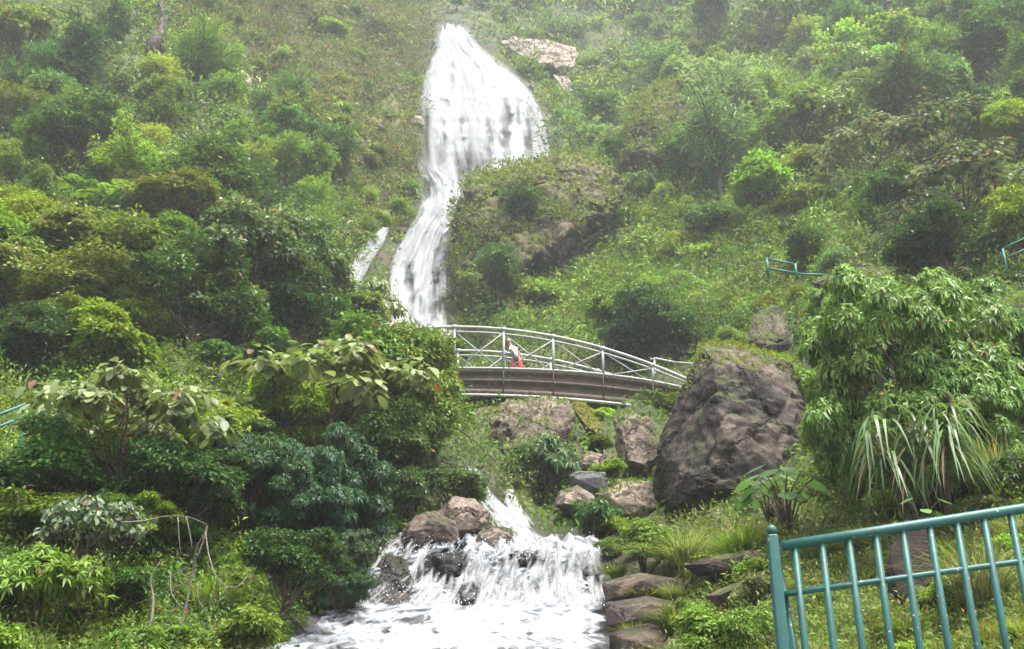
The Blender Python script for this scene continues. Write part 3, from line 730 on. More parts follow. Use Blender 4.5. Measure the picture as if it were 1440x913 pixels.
# wet rock left and right of the upper waterfall
rock('rock_outcrop', [(742,108),(770,122),(808,152),(852,186),(862,222),(772,224),(768,180)], MOSSROCK, 'greenish wet rock face along the right edge of the upper waterfall', Y=72.5, th=2.5, amp=.03, tilt=6, moss=900, mossL=.35)
rock('rock_outcrop', [(556,226),(590,226),(598,262),(594,304),(574,312),(548,262)], MOSSROCK, 'grey wet rock at the left foot of the upper waterfall', Y=60.0, th=1.6, amp=.03, tilt=2, moss=300, mossL=.3)
rock('rock_outcrop', [(578,70),(606,72),(594,112),(588,150),(572,160),(564,110)], MOSSROCK, 'mossy rock lining the left edge of the upper waterfall near its top', Y=75.0, th=1.6, amp=.03, tilt=6, moss=300, mossL=.3)
rock('rock_outcrop', [(520,150),(552,132),(576,168),(572,205),(540,212),(516,182)], MOSSROCK, 'grey rock patch on the heath left of the upper waterfall', Y=62.5, th=1.4, amp=.03, tilt=3, moss=300, mossL=.3)
# cliffs higher up
KNOLL = rock('mossy_cliff', [(640,300),(662,256),(700,240),(720,234),(770,222),(822,216),(862,236),(880,262),(868,300),(820,350),(760,372),(716,410),(700,452),(634,452),(632,390),(636,340)], MOSSROCK,
     'mossy cliff block in front of the foot of the upper waterfall', Y=47.6, th=5.5, levels=5, amp=.055, fr=1.8, tilt=2.5, moss=8000, mossL=.28, zmin=-.3, mosstint=(.105, .14, .022), front=.7, mossname='foliage', off=.6, cond=lambda c, n: ((np.sin(c[:, 0] * 1.1 + c[:, 2]) + np.sin(c[:, 2] * 1.5 - c[:, 0] * .6) + .3).clip(.0, 2) * (c[:, 2] < 8.5) + 1.6 * (n[:, 2] > .55)))
rock('mossy_cliff', [(868,236),(878,182),(892,142),(925,116),(968,110),(982,150),(966,210),(934,256),(898,266)], MOSSROCK,
     'overgrown cliff bulge with dry hanging grass right of the upper waterfall', Y=54.5, th=4, levels=5, amp=.045, tilt=2, moss=4200, mossL=.3, zmin=.1, mosstint=(.11, .145, .025), mossname='foliage', off=.4)
rock('rock_outcrop', [(702,58),(722,50),(770,58),(812,66),(812,92),(790,106),(752,96),(722,84)], PALEROCK, 'pale rock face above and right of the upper waterfall', Y=84, th=3.5, amp=.04, tilt=3, moss=300, mossL=.4)
rock('rock_outcrop', [(776,104),(800,108),(818,140),(806,146),(788,126)], PALEROCK, 'narrow pale rock streak below the pale rock face', Y=80, th=2, amp=.03, tilt=2)
rock('rock_outcrop', [(746,336),(762,334),(780,352),(762,366),(700,356),(708,340)], SLATE, 'smooth grey patch of bare rock on the mossy cliff', Y=47.8, th=1.2, amp=.02)
rock('rock_gully', [(206,98),(206,50),(210,0),(218,-60),(240,-60),(240,0),(236,50),(230,98)], LEDGE, 'bare rock gully running up the slope at the top left', Y=55, th=1.8, tilt=14, amp=.02)
for ol, lb in (([(330,104),(340,96),(352,108),(356,134),(338,130)], 'grey white rock topmost of the scree on the left slope'),
               ([(312,120),(330,116),(352,136),(340,144),(316,136)], 'grey white rock lowest of the scree on the left slope'),
               ([(272,108),(284,104),(298,126),(288,138),(274,128)], 'tan rock left of the grey scree on the left slope'),
               ([(296,124),(308,120),(318,142),(304,146)], 'small tan rock between the scree rocks on the left slope')):
    rock('scree_rock', ol, PALEROCK, lb, Y=float(gY(320, 140)) - .6, th=.9, levels=3, group='scree rocks on the left slope')
for k in range(44):     # bare stones scattered over the heath left of the fall
    px, py = random.uniform(430, 592), random.uniform(50, 330)
    if near_water(px, py, 8): continue
    s = random.uniform(5, 12) + (9 * random.random() ** 2 if px > 500 else 0)
    rock('slope_stone', [(px - s, py), (px - s * .4, py - s * .7), (px + s * .7, py - s * .5), (px + s, py + s * .3), (px, py + s * .5)], random.choice([PALEROCK, MOSSROCK, LEDGE]),
         'bare stone poking out of the heath left of the upper waterfall', Y=float(gY(px, py)) - .1, th=.9, levels=2, amp=.05, group='stones on the heath left of the waterfall')

# ------------------------------------------------------------------ white water
# where the water runs thin over the rock, plus one painted shadow: x, y, half width, half height, amount
THIN = [(555, 818, 26, 44, .22), (625, 796, 30, 22, .24), (492, 826, 26, 44, .16), (740, 786, 22, 12, .16), (826, 815, 24, 16, .08), (655, 842, 18, 16, .16), (700, 800, 12, 16, .08), (590, 770, 40, 8, .1), (470, 880, 80, 26, .10), (560, 868, 60, 12, .07),
        (712, 184, 9, 44, .36), (666, 240, 26, 26, .30), (688, 196, 7, 36, .24), (622, 205, 7, 36, .2), (742, 190, 7, 36, .22), (650, 165, 5, 40, .16), (728, 160, 4, 34, .2), (596, 262, 14, 20, .3), (615, 405, 9, 40, .2), (575, 385, 8, 30, .2), (630, 425, 20, 16, .32), (640, 320, 8, 30, .2), (600, 200, 6, 60, .22), (634, 100, 4, 40, .14)]  # the patch at the upper curtain's foot paints its greyish shadow as thin water
def thin_at(px, py):
    th = np.zeros(np.broadcast(px, py).shape)
    for ex, ey, ea, eb, es in THIN: th = np.maximum(th, es * np.clip(1.35 - np.hypot((px - ex) / ea, (py - ey) / eb) * .85, 0, 1))
    return th

def smooth_noise(nv, nu, k):
    f = blur(rng.normal(size=(nv, nu)), k); return f / f.std()

def sheet(name, S, mat, strand, label, off=.5, nu=40, nv=60, rough=.3, bulge=.4, Yfun=None, ragged=0.0, n=0, wpx=(3, 8), lpx=(20, 70), lift=.5, zrough=0.0, drift=.02, topfade=0.0, soft=1.0, lipjit=0.0, ledges=()):
    """a smooth body of white water with n soft strands running down over it"""
    ys = np.array([a[0] for a in S], float); L_ = np.array([a[1] for a in S], float); R_ = np.array([a[2] for a in S], float)
    yy = np.linspace(ys[0], ys[-1], nv); u = np.linspace(0, 1, nu)
    l_ = np.interp(yy, ys, L_); r_ = np.interp(yy, ys, R_)
    if ragged:
        e_ = blur(rng.normal(size=(nv, 2)), 2); e_ = e_ / e_.std() * ragged; l_ = l_ + e_[:, 0]; r_ = r_ + e_[:, 1]
    px = l_[:, None] + (r_ - l_)[:, None] * u[None]; py = np.repeat(yy[:, None], nu, 1)
    lj = lipjit * np.interp(np.linspace(0, 1, 200), np.linspace(0, 1, 40), rng.normal(size=40)); LJ = lambda q: np.interp(q, np.linspace(0, 1, 200), lj)
    py = py + LJ(u)[None] * np.clip(1 - (py - ys[0]) / 40, 0, 1)
    def depth(x, y):
        Y = gY(x, y)
        return np.minimum(Y, Yfun(y)) if Yfun is not None else Y
    rowthin = .035 * np.repeat(smooth_noise(nv, 1, 2), nu, 1) + .03 * smooth_noise(nv, nu, 3)
    relief = rough * (.6 * smooth_noise(nv, nu, 6) + .25 * np.repeat(smooth_noise(1, nu, 2), nv, 0))
    Yw = depth(px, py) - off - bulge * np.sin(np.pi * u)[None] + relief
    for yl, am in ledges:
        d = py - yl - 9 * smooth_noise(1, nu, 3)
        Yw = Yw - am * np.where(d > 0, np.exp(-np.abs(d) / 20), np.exp(-np.abs(d) / 5))
    Pm = at(px, py, Yw)
    if zrough: Pm[..., 2] += zrough * (.6 * smooth_noise(nv, nu, 1) + smooth_noise(nv, nu, 4))
    wid = np.linalg.norm(Pm[:, -1] - Pm[:, 0], axis=1)
    ln = np.concatenate([[0], np.cumsum(np.linalg.norm(np.diff(Pm[:, nu // 2], axis=0), axis=1))])
    U = np.stack([np.repeat(u[None], nv, 0), np.repeat(ln[:, None], nu, 1)], -1).reshape(-1, 2)
    i = np.arange(nv * nu).reshape(nv, nu)
    f = np.stack([i[1:, :-1], i[1:, 1:], i[:-1, 1:], i[:-1, :-1]], -1).reshape(-1, 4)
    V = [Pm.reshape(-1, 3)]; F_ = [f]; UV = [U]; M = [np.zeros(len(f), int)]; T = [(thin_at(px, py) + rowthin * soft + topfade * np.clip(1 - (py - ys[0]) / 26, 0, 1)).reshape(-1)]
    if n:
        k = 9; uu = rng.uniform(.01, .99, n); y0 = rng.uniform(ys[0] - 3, ys[-1] - lpx[0] * .5, n); le = rng.uniform(*lpx, n)
        y0 = y0 + LJ(uu) * np.clip(1 - (y0 - ys[0]) / 40, 0, 1); y1 = np.minimum(y0 + le, ys[-1] + 6)
        xm = np.interp((y0 + y1) / 2, ys, L_) * (1 - uu) + np.interp((y0 + y1) / 2, ys, R_) * uu
        keep = rng.random(n) > thin_at(xm, (y0 + y1) / 2) * 6.5; uu, y0, y1 = uu[keep], y0[keep], y1[keep]; n = len(uu)
        t = np.linspace(0, 1, k)[None]; sy = y0[:, None] + (y1 - y0)[:, None] * t
        su = uu[:, None] + rng.normal(size=(n, 1)) * drift * t
        sx = np.interp(sy, ys, L_) * (1 - su) + np.interp(sy, ys, R_) * su
        Ys = depth(sx, sy) - off - bulge * np.sin(np.pi * np.clip(su, 0, 1)) - rng.uniform(.02, lift, (n, 1)) - lift * .5 * np.sin(np.pi * t) * rng.random((n, 1))
        hw = rng.uniform(*wpx, n)[:, None] * (.55 + .6 * t) / 2
        a = at(sx - hw, sy, Ys); b = at(sx + hw, sy, Ys)
        SV = np.stack([a, b], 2).reshape(n, 2 * k, 3)
        q = np.array([(2 * j, 2 * j + 1, 2 * j + 3, 2 * j + 2) for j in range(k - 1)])
        V.append(SV.reshape(-1, 3)); F_.append((q[None] + (np.arange(n) * 2 * k)[:, None, None]).reshape(-1, 4) + nv * nu)
        UV.append(np.tile(np.stack([np.tile([0, 1], k), np.repeat(np.linspace(0, 1, k), 2)], -1), (n, 1))); M.append(np.ones(n * (k - 1), int)); T.append(np.zeros(n * 2 * k))
    V = np.concatenate(V); base = V.mean(0); base[2] = V[:, 2].min()
    me = mesh_np(name, V - base, F_, True, np.concatenate(M), np.concatenate(UV))
    a = me.attributes.new('thin', 'FLOAT', 'POINT'); a.data.foreach_set('value', np.concatenate(T).astype(np.float32))
    o = link(name, me, None, [mat, strand]); o.location = base
    return tag(o, label, 'waterfall', kind='structure')

W_UP = water_mat('white_water_veil', 10, .06, .16, .62, .16, dist=.15, detail=5)
W_RUN = water_mat('white_water_run', 6, .09, .18, .62, .16, dist=.2, detail=5, seed=2)
W_BR = water_mat('white_water_branch', 3, .3, .15, .55, .2, seed=3)
W_MID = water_mat('white_water_spray', 4, 1.2, .3, .56, .2, detail=9, dist=.9, seed=4)
W_FALL = water_mat('white_water_veil_low', 18, 1.1, .34, .56, .08, detail=10, dist=.9, seed=6, white=1.12)
W_CAS = water_mat('white_water_pool', 18, .5, .27, .54, .10, detail=10, dist=1.0, seed=16, white=1.12)
S_UP = strand_mat('falling_strand', .26, .42, .62); S_LOW = strand_mat('falling_thread', .5, .42, .62)
sheet('waterfall', UPPER, W_UP, S_UP, 'broad upper waterfall fanning out down the cliff at the top', off=.7, nu=60, nv=90, rough=.5, bulge=1.0, n=460, wpx=(5, 20), lpx=(30, 110), lift=1.2, lipjit=4, ledges=((78, .9), (122, 1.6), (165, .8)))
sheet('waterfall', LOWERRUN, W_RUN, S_UP, 'steep run of white water between the upper waterfall and the footbridge', off=.7, nu=40, nv=80, rough=.45, bulge=.7, n=340, wpx=(5, 16), lpx=(20, 70), lift=1.0, ledges=((262, 1.0), (308, 1.2), (362, .8), (404, 1.4)))
sheet('waterfall', BRANCH, W_BR, S_UP, 'thin side branch of the waterfall behind the trees on the left', off=.6, nu=14, nv=40, rough=.15, bulge=.2, n=150, wpx=(3, 6), lpx=(15, 40), lift=.3)
sheet('cascade', MIDRUN, W_MID, S_LOW, 'narrow middle cascade dropping between the tan rocks', off=.4, nu=24, nv=50, rough=.1, bulge=.2, n=200, wpx=(3, 9), lpx=(8, 28), lift=.25, ragged=2, drift=.12)
sheet('cascade', SPOUT, W_MID, S_LOW, 'short spout of water right of the middle cascade', off=.45, nu=10, nv=24, rough=.05, bulge=.05, n=90, wpx=(2, 4), lpx=(8, 22), lift=.15, drift=.1)
sheet('cascade', [(670,598,624),(680,584,616),(688,566,600),(694,556,584)], W_MID, S_LOW, 'glimpse of white water behind the leaves above the tan boulders', off=.7, nu=12, nv=14, rough=.05, bulge=.05, n=40, wpx=(2, 4), lpx=(5, 12), lift=.1)
LIPY = lambda py: np.interp(py, [750, 764, 775, 800, 828, 846, 866], [17.5, 17.3, 17.1, 16.95, 16.72, 16.45, 15.7])
lipface = [r for r in CASCADE if r[0] <= 862]; pool = [r for r in CASCADE if r[0] >= 828]
sheet('cascade', lipface, W_FALL, S_LOW, 'lower cascade falling in white veils over dark rocks', off=.12, nu=150, nv=60, rough=.12, bulge=.05, Yfun=LIPY, ragged=3, n=800, wpx=(3, 12), lpx=(12, 46), lift=.3, drift=.014, lipjit=5)
sheet('pool_water', pool, W_CAS, S_LOW, 'foaming white pool below the lower cascade', off=.2, nu=150, nv=90, rough=.06, bulge=.05, ragged=9, n=0, lift=.25, zrough=.014, drift=.05, topfade=.25)
# drops thrown up where the cascade lands and breaks over its lip
g = Geo(); m_ = 1500
px = rng.uniform(490, 856, m_); py = np.where(rng.random(m_) < .55, rng.normal(838, 12, m_), rng.normal(775, 10, m_)); px = np.where(rng.random(m_) < .12, rng.uniform(655, 760, m_), px); py = np.where(px < 0, py, py)
Yd = np.minimum(LIPY(py), gY(px, py)) - rng.uniform(.2, .6, m_)
C_ = at(px, py, Yd); C_[:, 2] += np.abs(rng.normal(size=m_)) * .05
r_ = .004 + .010 * rng.random(m_) ** 3
o8 = np.array([(1, 0, 0), (-1, 0, 0), (0, 1, 0), (0, -1, 0), (0, 0, 1.3), (0, 0, -1.3)])
g.tmpl(C_[:, None] + o8[None] * r_[:, None, None], [(0, 2, 4), (2, 1, 4), (1, 3, 4), (3, 0, 4), (2, 0, 5), (1, 2, 5), (3, 1, 5), (0, 3, 5)])
tag(link('spray', g.mesh('spray'), None, [simple_mat('white_drops', (.7, .73, .76), .4, var=.05)]), 'white drops splashing from the lower cascade', 'spray', kind='stuff')
# ------------------------------------------------------------------ trees, one by one
# kind, px, base py, height px, width factor, tint, label
TREES = [
 # upper left slope
 ('far', 92, 150, 150, 1.0, DEEP, 'dark rounded tree near the top left corner, beside the rock gully'),
 ('far', 22, 118, 130, .9, OLIVE, 'olive green tree at the very top left corner'),
 ('far', 14, 178, 100, .9, DARK, 'dark tree at the left edge below the olive corner tree'),
 ('far', 150, 90, 110, .8, DARK, 'narrow dark tree between the corner trees and the rock gully'),
 ('plume', 276, 150, 128, 1.15, MID, 'round soft mid green tree right of the bare rock gully'),
 ('dark', 112, 262, 140, 1.15, DARK, 'dark spreading tree on the left slope under the rounded corner tree'),
 ('cone', 188, 270, 90, .9, YEL, 'small bright conical tree left of the tall dark spreading one'),
 ('dark', 292, 330, 135, 1.25, DEEP, 'dark flat topped tree in the middle of the left slope'),
 ('plume', 472, 270, 120, .8, DARK, 'dark feathery tree standing alone left of the waterfall foot'),
 ('plume', 365, 195, 90, .7, BLUE, 'slim bluish tree beside the grey scree'),
 ('plume', 408, 170, 75, 1.1, BLUE, 'low bluish tree right of the grey scree'),
 ('far', 330, 235, 75, 1.2, MID, 'rounded mid green tree below the grey scree'),
 ('far', 250, 190, 60, 1.2, DARK, 'small dark tree left of the tan scree rock'),
 ('far', 400, 260, 90, 1.1, MID, 'full green tree left of the dark feathery tree'),
 ('far', 45, 260, 80, 1.2, MID, 'mid green tree at the left edge below the dark pair'),
 ('treefern', 196, 335, 88, 1.35, (.16, .24, .03), 'bright tree fern spreading its fronds above the left wood'),
 ('treefern', 150, 330, 85, 1.2, (.15, .23, .035), 'bright tree fern with upright fronds, left of its larger neighbour'),
 ('treefern', 108, 300, 60, 1.2, (.12, .2, .035), 'smaller tree fern leftmost of the three on the left slope'),
 # left wood, middle belt
 ('broad', 40, 420, 150, 1.1, YEL, 'yellow green tree at the left edge above the dark bush'),
 ('broad', 172, 480, 200, 1.1, OLIVE, 'broad olive tree with a pale dotted crown in the left wood'),
 ('broad', 105, 410, 120, 1.1, MID, 'mid green tree behind the broad olive tree'),
 ('dark', 270, 505, 190, .95, DARK, 'dark tree with a visible thin trunk in the left wood'),
 ('pink', 352, 520, 262, .8, (.062, .1, .03), 'tall tree with pinkish dead leaves in the top of its crown'),
 ('dark', 392, 520, 190, .8, DARK, 'dark trunked tree standing close to the tall pinkish tree'),
 ('pink', 405, 505, 225, .7, BLUE, 'tree with brownish tips between the tall pinkish tree and the waterfall'),
 ('dark', 478, 515, 125, .9, (.04, .085, .028), 'dark green tree covering the left edge of the white water'),
 ('bigleaf', 520, 525, 150, .6, (.09, .125, .04), 'slender large leaved tree reaching in front of the white water'),
 ('broad', 320, 420, 120, 1.2, YEL, 'light green tree glowing behind the dark trunks of the left wood'),
 ('broad', 232, 395, 95, 1.2, MID, 'rounded tree under the bright tree ferns'),
 ('dark', 28, 530, 110, 1.3, DEEP, 'very dark bush like tree at the left edge behind the pale leaves'),
 ('broad', 130, 520, 95, 1.3, YEL, 'yellow green low tree under the broad olive tree'),
 ('broad', 588, 585, 140, .75, (.07, .115, .03), 'light bush like tree at the left end of the footbridge railing'),
 # left wood, front
 ('bigleaf', 152, 745, 262, 1.0, (.105, .14, .05), 'tree with large pale leaves and a thin leaning trunk at the left front'),
 ('bigleaf', 455, 700, 246, 1.05, (.115, .145, .045), 'tree with large olive leaves left of the footbridge girder'),
 ('bigleaf', 112, 850, 175, .75, (.05, .085, .045), 'small large leaved tree with dull dark leaves below the pale leaved one'),
 ('bushy', 610, 700, 190, .8, (.1, .145, .028), 'yellow green tree hiding the left part of the bridge girder'),
 ('bushy', 562, 700, 150, .9, (.075, .12, .03), 'small leaved tree between the bridge girder and the cascade'),
 ('bushy', 288, 690, 130, 1.1, YEL, 'yellow green bushy tree between the two large leaved trees'),
 ('whorl', 440, 800, 215, 1.0, (.032, .07, .03), 'dark green bushy tree left of the lower cascade'),
 ('whorl', 470, 862, 130, 1.0, (.03, .065, .022), 'low dark bushy tree leaning over the left edge of the foaming pool'),
 ('bushy', 395, 885, 150, 1.0, DEEP, 'very dark bushy tree right of the bare grey branches'),
 ('whorl', 345, 780, 180, 1.1, (.034, .072, .026), 'dark bushy tree behind the bare grey branches'),
 ('bushy', 240, 780, 170, 1.1, (.04, .08, .024), 'dark tree between the pale leaved trunk and the bare branches'),
 ('whorl', 462, 775, 140, .9, (.04, .085, .038), 'bluish dark bush like tree overhanging the left end of the cascade'),
 ('bushy', 55, 760, 170, 1.1, (.06, .115, .026), 'green leafy tree at the left edge below the teal rail'),
 ('bushy', 10, 720, 70, 1.2, (.07, .13, .025), 'fresh green bushy tree at the left edge under the pale leaves'),
 # middle, behind and above the bridge
 ('dark', 905, 545, 150, .8, DEEP, 'very dark tree behind the right half of the footbridge'),
 ('broad', 862, 520, 130, .9, (.1, .15, .026), 'yellow green tree behind the bridge, left of the very dark one'),
 ('dark', 948, 540, 120, .9, DARK, 'dark tree behind the landing of the footbridge'),
 ('dark', 700, 425, 85, 1.1, (.04, .075, .02), 'dark rounded bush like tree on the mossy cliff beside the white water'),
 ('far', 735, 330, 80, 1.3, (.045, .08, .022), 'dark rounded tree in the upper part of the mossy cliff'),
 ('far', 660, 440, 70, .8, (.085, .12, .025), 'yellow green tree at the foot of the mossy cliff beside the white water'),
 # right slope
 ('plume', 1015, 300, 190, .85, (.1, .15, .06), 'tall pale feathery tree on the right slope'),
 ('plume', 1020, 210, 140, 1.2, (.13, .17, .085), 'pale flowering tree at the head of the tall feathery tree'),
 ('plume', 1060, 260, 110, 1.0, MID, 'soft green tree right of the tall pale feathery tree'),
 ('dark', 880, 245, 60, 1.2, DARK, 'small dark tree in the cleft left of the overgrown cliff bulge'),
 ('far', 850, 190, 75, 1.2, DARK, 'dark tree above the mossy cliff at the right of the waterfall'),
 ('far', 940, 130, 80, 1.0, BLUE, 'bluish tree behind the top of the overgrown cliff bulge'),
 ('cone', 1100, 310, 62, .6, DARK, 'small dark conical bush on the right slope'),
 ('far', 1000, 350, 75, 1.1, DARK, 'dark rounded tree above the yellow green grass on the right slope'),
 ('far', 1135, 400, 90, 1.2, DARK, 'dark leafy tree behind the small teal railing'),
 ('plume', 1280, 210, 165, 1.1, (.06, .095, .028), 'large olive green tree on the upper right slope'),
 ('plume', 1330, 150, 130, .9, MID, 'mid green tree behind the large olive tree on the upper right'),
 ('far', 1400, 130, 140, 1.0, DARK, 'dark tree in the upper right corner'),
 ('far', 1385, 215, 110, 1.0, DEEP, 'very dark tree right of the large olive tree'),
 ('farbig', 1236, 270, 118, 1.2, (.085, .105, .05), 'umbrella shaped tree with pale leaves on the right slope'),
 ('farbig', 1345, 250, 130, 1.2, (.05, .07, .03), 'dark umbrella shaped tree on the upper right slope'),
 ('farbig', 1370, 330, 140, 1.25, (.05, .065, .03), 'dark large leaved tree near the right edge above the teal railing'),
 ('dark', 1265, 340, 120, 1.1, DARK, 'dark leafy tree below the umbrella shaped tree'),
 ('broad', 1432, 390, 130, .9, YEL, 'yellow green tree at the right edge behind the teal railing'),
 ('broad', 1438, 240, 110, .9, YEL, 'yellow green tree at the right edge higher up the slope'),
 ('dark', 1330, 400, 120, 1.2, DEEP, 'very dark tree behind the big drooping tree on the right'),
 # right front
 ('whorl', 1302, 720, 400, .8, (.12, .19, .046), 'big bushy tree of drooping leaves right of the huge boulder'),
 ('whorl', 1272, 665, 260, .6, (.14, .21, .046), 'lighter bushy tree of drooping leaves touching the huge boulder'),
 ('whorl', 1390, 680, 330, .75, (.09, .15, .04), 'bushy drooping tree at the right edge of the view'),
 ('whorl', 1340, 730, 250, .85, (.105, .18, .042), 'lower bushy drooping tree right behind the giant reeds'),
 ('whorl', 1240, 720, 175, .65, (.105, .17, .04), 'low bushy drooping tree between the huge boulder and the giant reeds'),
 ('whorl', 1215, 520, 150, .9, (.11, .19, .033), 'fresh green bushy tree crowning the slope under the brown rock'),
]
for k, px, py, h, w_, t, lb in TREES: tree(k, px, py, h, w_, t, lb, dY={(700, 425): -3.4, (735, 330): -6.5, (660, 440): -2.5, (948, 540): 2.5, (905, 545): 1.5}.get((px, py), 0.0))
for i in range(34):
    px = -60 + (i * 37.3) % 600 + random.uniform(-12, 12); py = random.uniform(340, 520)
    if px > 405 and py < 500: continue
    tree(random.choice(['broad', 'dark', 'bushy', 'pink']), px, py, random.uniform(80, 150), random.uniform(1.0, 1.35), jit(random.choice([MID, FRESH, DARK, OLIVE, YEL]), .2), 'leafy tree crowded among the others in the left wood', 'trees crowded in the left wood')
for i in range(16):
    px = -50 + (i * 53.0) % 520; py = random.uniform(620, 800)
    if px < 110: continue
    tree(random.choice(['bushy', 'bushy', 'whorl']), px, py, random.uniform(100, 165), random.uniform(1.0, 1.3), jit(random.choice([MID, DARK, DARK, FRESH]), .2), 'low dark bushy tree on the left bank of the stream', 'low trees on the left bank')
for i in range(46):
    px = 900 + (i * 61.7) % 620; py = random.uniform(70, 330)
    if px < 980 and py < 120: continue
    tree(random.choice(['far', 'far', 'far', 'plume', 'farbig']), px, py, random.uniform(60, 125), random.uniform(.75, 1.2), jit(random.choice([MID, FRESH, DARK, OLIVE, BLUE, MID]), .2), 'leafy tree in the mixed wood on the upper right slope', 'trees of the mixed wood on the upper right slope')
for i in range(40):
    px = -80 + (i * 43.3) % 520; py = random.uniform(120, 360)
    if px > 330 - (200 - py) * .3 and py < 200: continue
    tree(random.choice(['far', 'far', 'plume', 'far']), px, py, random.uniform(55, 110), random.uniform(.8, 1.25), jit(random.choice([MID, FRESH, DARK, OLIVE, BLUE]), .2), 'leafy tree in the mixed wood on the upper left slope', 'trees of the mixed wood on the upper left slope')
# dark wood along the skyline, tall thin pale trunks in it
for i in range(26):
    px = 1000 + i * 19 + random.uniform(-8, 8); py = random.uniform(28, 75) if i % 2 else random.uniform(-10, 30)
    tree('far', px, py, random.uniform(85, 130), random.uniform(.55, .9), jit(random.choice([BLUE, DARK, DARK, DEEP])), 'dark tree in the misty wood along the top right of the slope', 'trees of the wood at the top right')
tree('far', 1300, 44, 110, .5, DARK, 'tall tree with a thin white trunk in the wood at the top right', tm=WHITEBARK)
tree('far', 1096, 48, 100, .5, BLUE, 'tree with a slim pale trunk in the misty wood, left of the white trunked one', tm=WHITEBARK)
tree('far', 168, 14, 90, .5, OLIVE, 'tree with a short pale trunk cut off by the top edge at the left', tm=WHITEBARK)
for i in range(30):
    px = random.uniform(640, 1000); py = random.uniform(-70, 30)
    tree('far', px, py, random.uniform(35, 70), random.uniform(.9, 1.3), jit(random.choice([BLUE, MID, PALE])), 'hazy green tree high above the waterfall', 'hazy trees above the waterfall')
for i in range(24):
    px = random.uniform(-150, 620); py = random.uniform(-110, -10)
    tree('far', px, py, random.uniform(50, 90), random.uniform(.8, 1.2), jit(random.choice([DARK, MID, OLIVE])), 'tree along the top edge of the left slope', 'trees along the top of the left slope')

# ------------------------------------------------------------------ shrubs zone by zone
PLACED = [(760, 330, 190), (915, 190, 60), (890, 870, 75), (900, 920, 70), (890, 820, 40), (15, 650, 130), (30, 700, 60)]
def zone(n, poly, kinds, hr, tints, label, group, name='shrub', cat='shrub', wr=(.8, 1.3), gap=.45, avoid=True):
    x0, x1 = min(p[0] for p in poly), max(p[0] for p in poly); y0, y1 = min(p[1] for p in poly), max(p[1] for p in poly)
    done = 0
    for _ in range(n * 30):
        if done >= n: break
        px, py = random.uniform(x0, x1), random.uniform(y0, y1); h = random.uniform(*hr)
        c = 0
        for i in range(len(poly)):
            (ax, ay), (bx, by) = poly[i], poly[(i + 1) % len(poly)]
            if (ay > py) != (by > py) and px < (bx - ax) * (py - ay) / (by - ay) + ax: c ^= 1
        if not c or (avoid and near_water(np.array(px), np.array(py - h * .4), h * .35)): continue
        if any((px - a) ** 2 + (py - b) ** 2 < (gap * (h + hh)) ** 2 for a, b, hh in PLACED): continue
        PLACED.append((px, py, h)); done += 1
        shrub(random.choice(kinds), px, py, h, random.uniform(*wr), jit(random.choice(tints), .2), label, group, name=name, cat=cat)
zone(44, [(-60,130),(240,120),(330,180),(450,270),(520,340),(470,420),(-60,420)], ['shrub', 'shrub', 'airy', 'airy'], (34, 72), [MID, MID, FRESH, DARK, BLUE, YEL], 'leafy shrub filling the wooded slope on the left', 'shrubs of the wooded left slope')
zone(34, [(240,-60),(600,-60),(612,50),(588,150),(590,225),(540,330),(490,320),(440,180),(330,130)], ['shrub', 'airy'], (12, 30), [OLIVE, MID, (.1, .13, .03), DARK], 'low shrub on the open heath left of the upper waterfall', 'low shrubs on the heath left of the waterfall', wr=(1.1, 2.0))
zone(20, [(480,180),(600,250),(560,330),(500,400),(440,330)], ['shrub', 'airy'], (22, 45), [MID, FRESH, OLIVE], 'shrub on the slope beside the foot of the upper waterfall', 'shrubs beside the foot of the waterfall')
zone(54, [(660,-30),(1000,-30),(960,110),(890,130),(870,240),(800,215),(770,170),(740,105),(690,60)], ['shrub', 'airy', 'shrub'], (18, 42), [BLUE, MID, PALE, MID], 'misty shrub on the slope above the mossy cliff', 'misty shrubs right of the upper waterfall', wr=(1., 1.6))
zone(70, [(960,60),(1240,60),(1440,150),(1440,330),(1180,330),(1080,280),(960,250)], ['shrub', 'airy', 'shrub', 'whorlshrub'], (26, 60), [MID, FRESH, FRESH, DARK, OLIVE, YEL], 'leafy shrub on the upper right slope', 'shrubs of the upper right slope')
zone(40, [(800,360),(880,270),(980,250),(1120,290),(1240,340),(1120,440),(1000,480),(880,420),(720,470)], ['shrub', 'shrub', 'airy'], (22, 55), [FRESH, YEL, MID, (.11, .16, .06)], 'bright shrub on the grassy slope above the footbridge', 'shrubs of the grassy slope above the bridge')
zone(26, [(880,260),(980,120),(1180,60),(1280,180),(1200,300),(1120,430),(980,470),(800,440)], ['tussock'], (22, 48), [(.1, .16, .045), FRESH, (.1, .16, .04)], 'silvery grass tussock on the slope right of the waterfall', 'grass tussocks on the right slope', 'grass_tussock', 'grass tussock', wr=(1., 1.5))
zone(16, [(960,430),(1060,400),(1120,450),(1060,520),(1000,500)], ['tussock', 'shrub', 'airy'], (28, 55), [FRESH, OLIVE, (.12, .15, .05)], 'grassy shrub on the slope above the huge boulder', 'shrubs above the huge boulder')
zone(26, [(-60,420),(560,430),(640,560),(540,640),(-60,640)], ['shrub', 'fine', 'fine'], (55, 100), [MID, FRESH, DARK, YEL], 'leafy shrub under the trees of the left wood', 'shrubs under the left wood')
zone(30, [(-60,640),(600,650),(530,760),(450,850),(-60,900)], ['fine', 'fine', 'whorlshrub'], (70, 130), [DARK, MID, DARK, (.04, .085, .03)], 'dark leafy shrub low on the left bank of the stream', 'dark shrubs of the left bank')
zone(14, [(-60,800),(140,790),(330,870),(400,960),(-60,1010)], ['fine', 'fern', 'tussock'], (60, 105), [MID, MID, OLIVE], 'green shrub in the bottom left corner', 'shrubs of the bottom left corner')
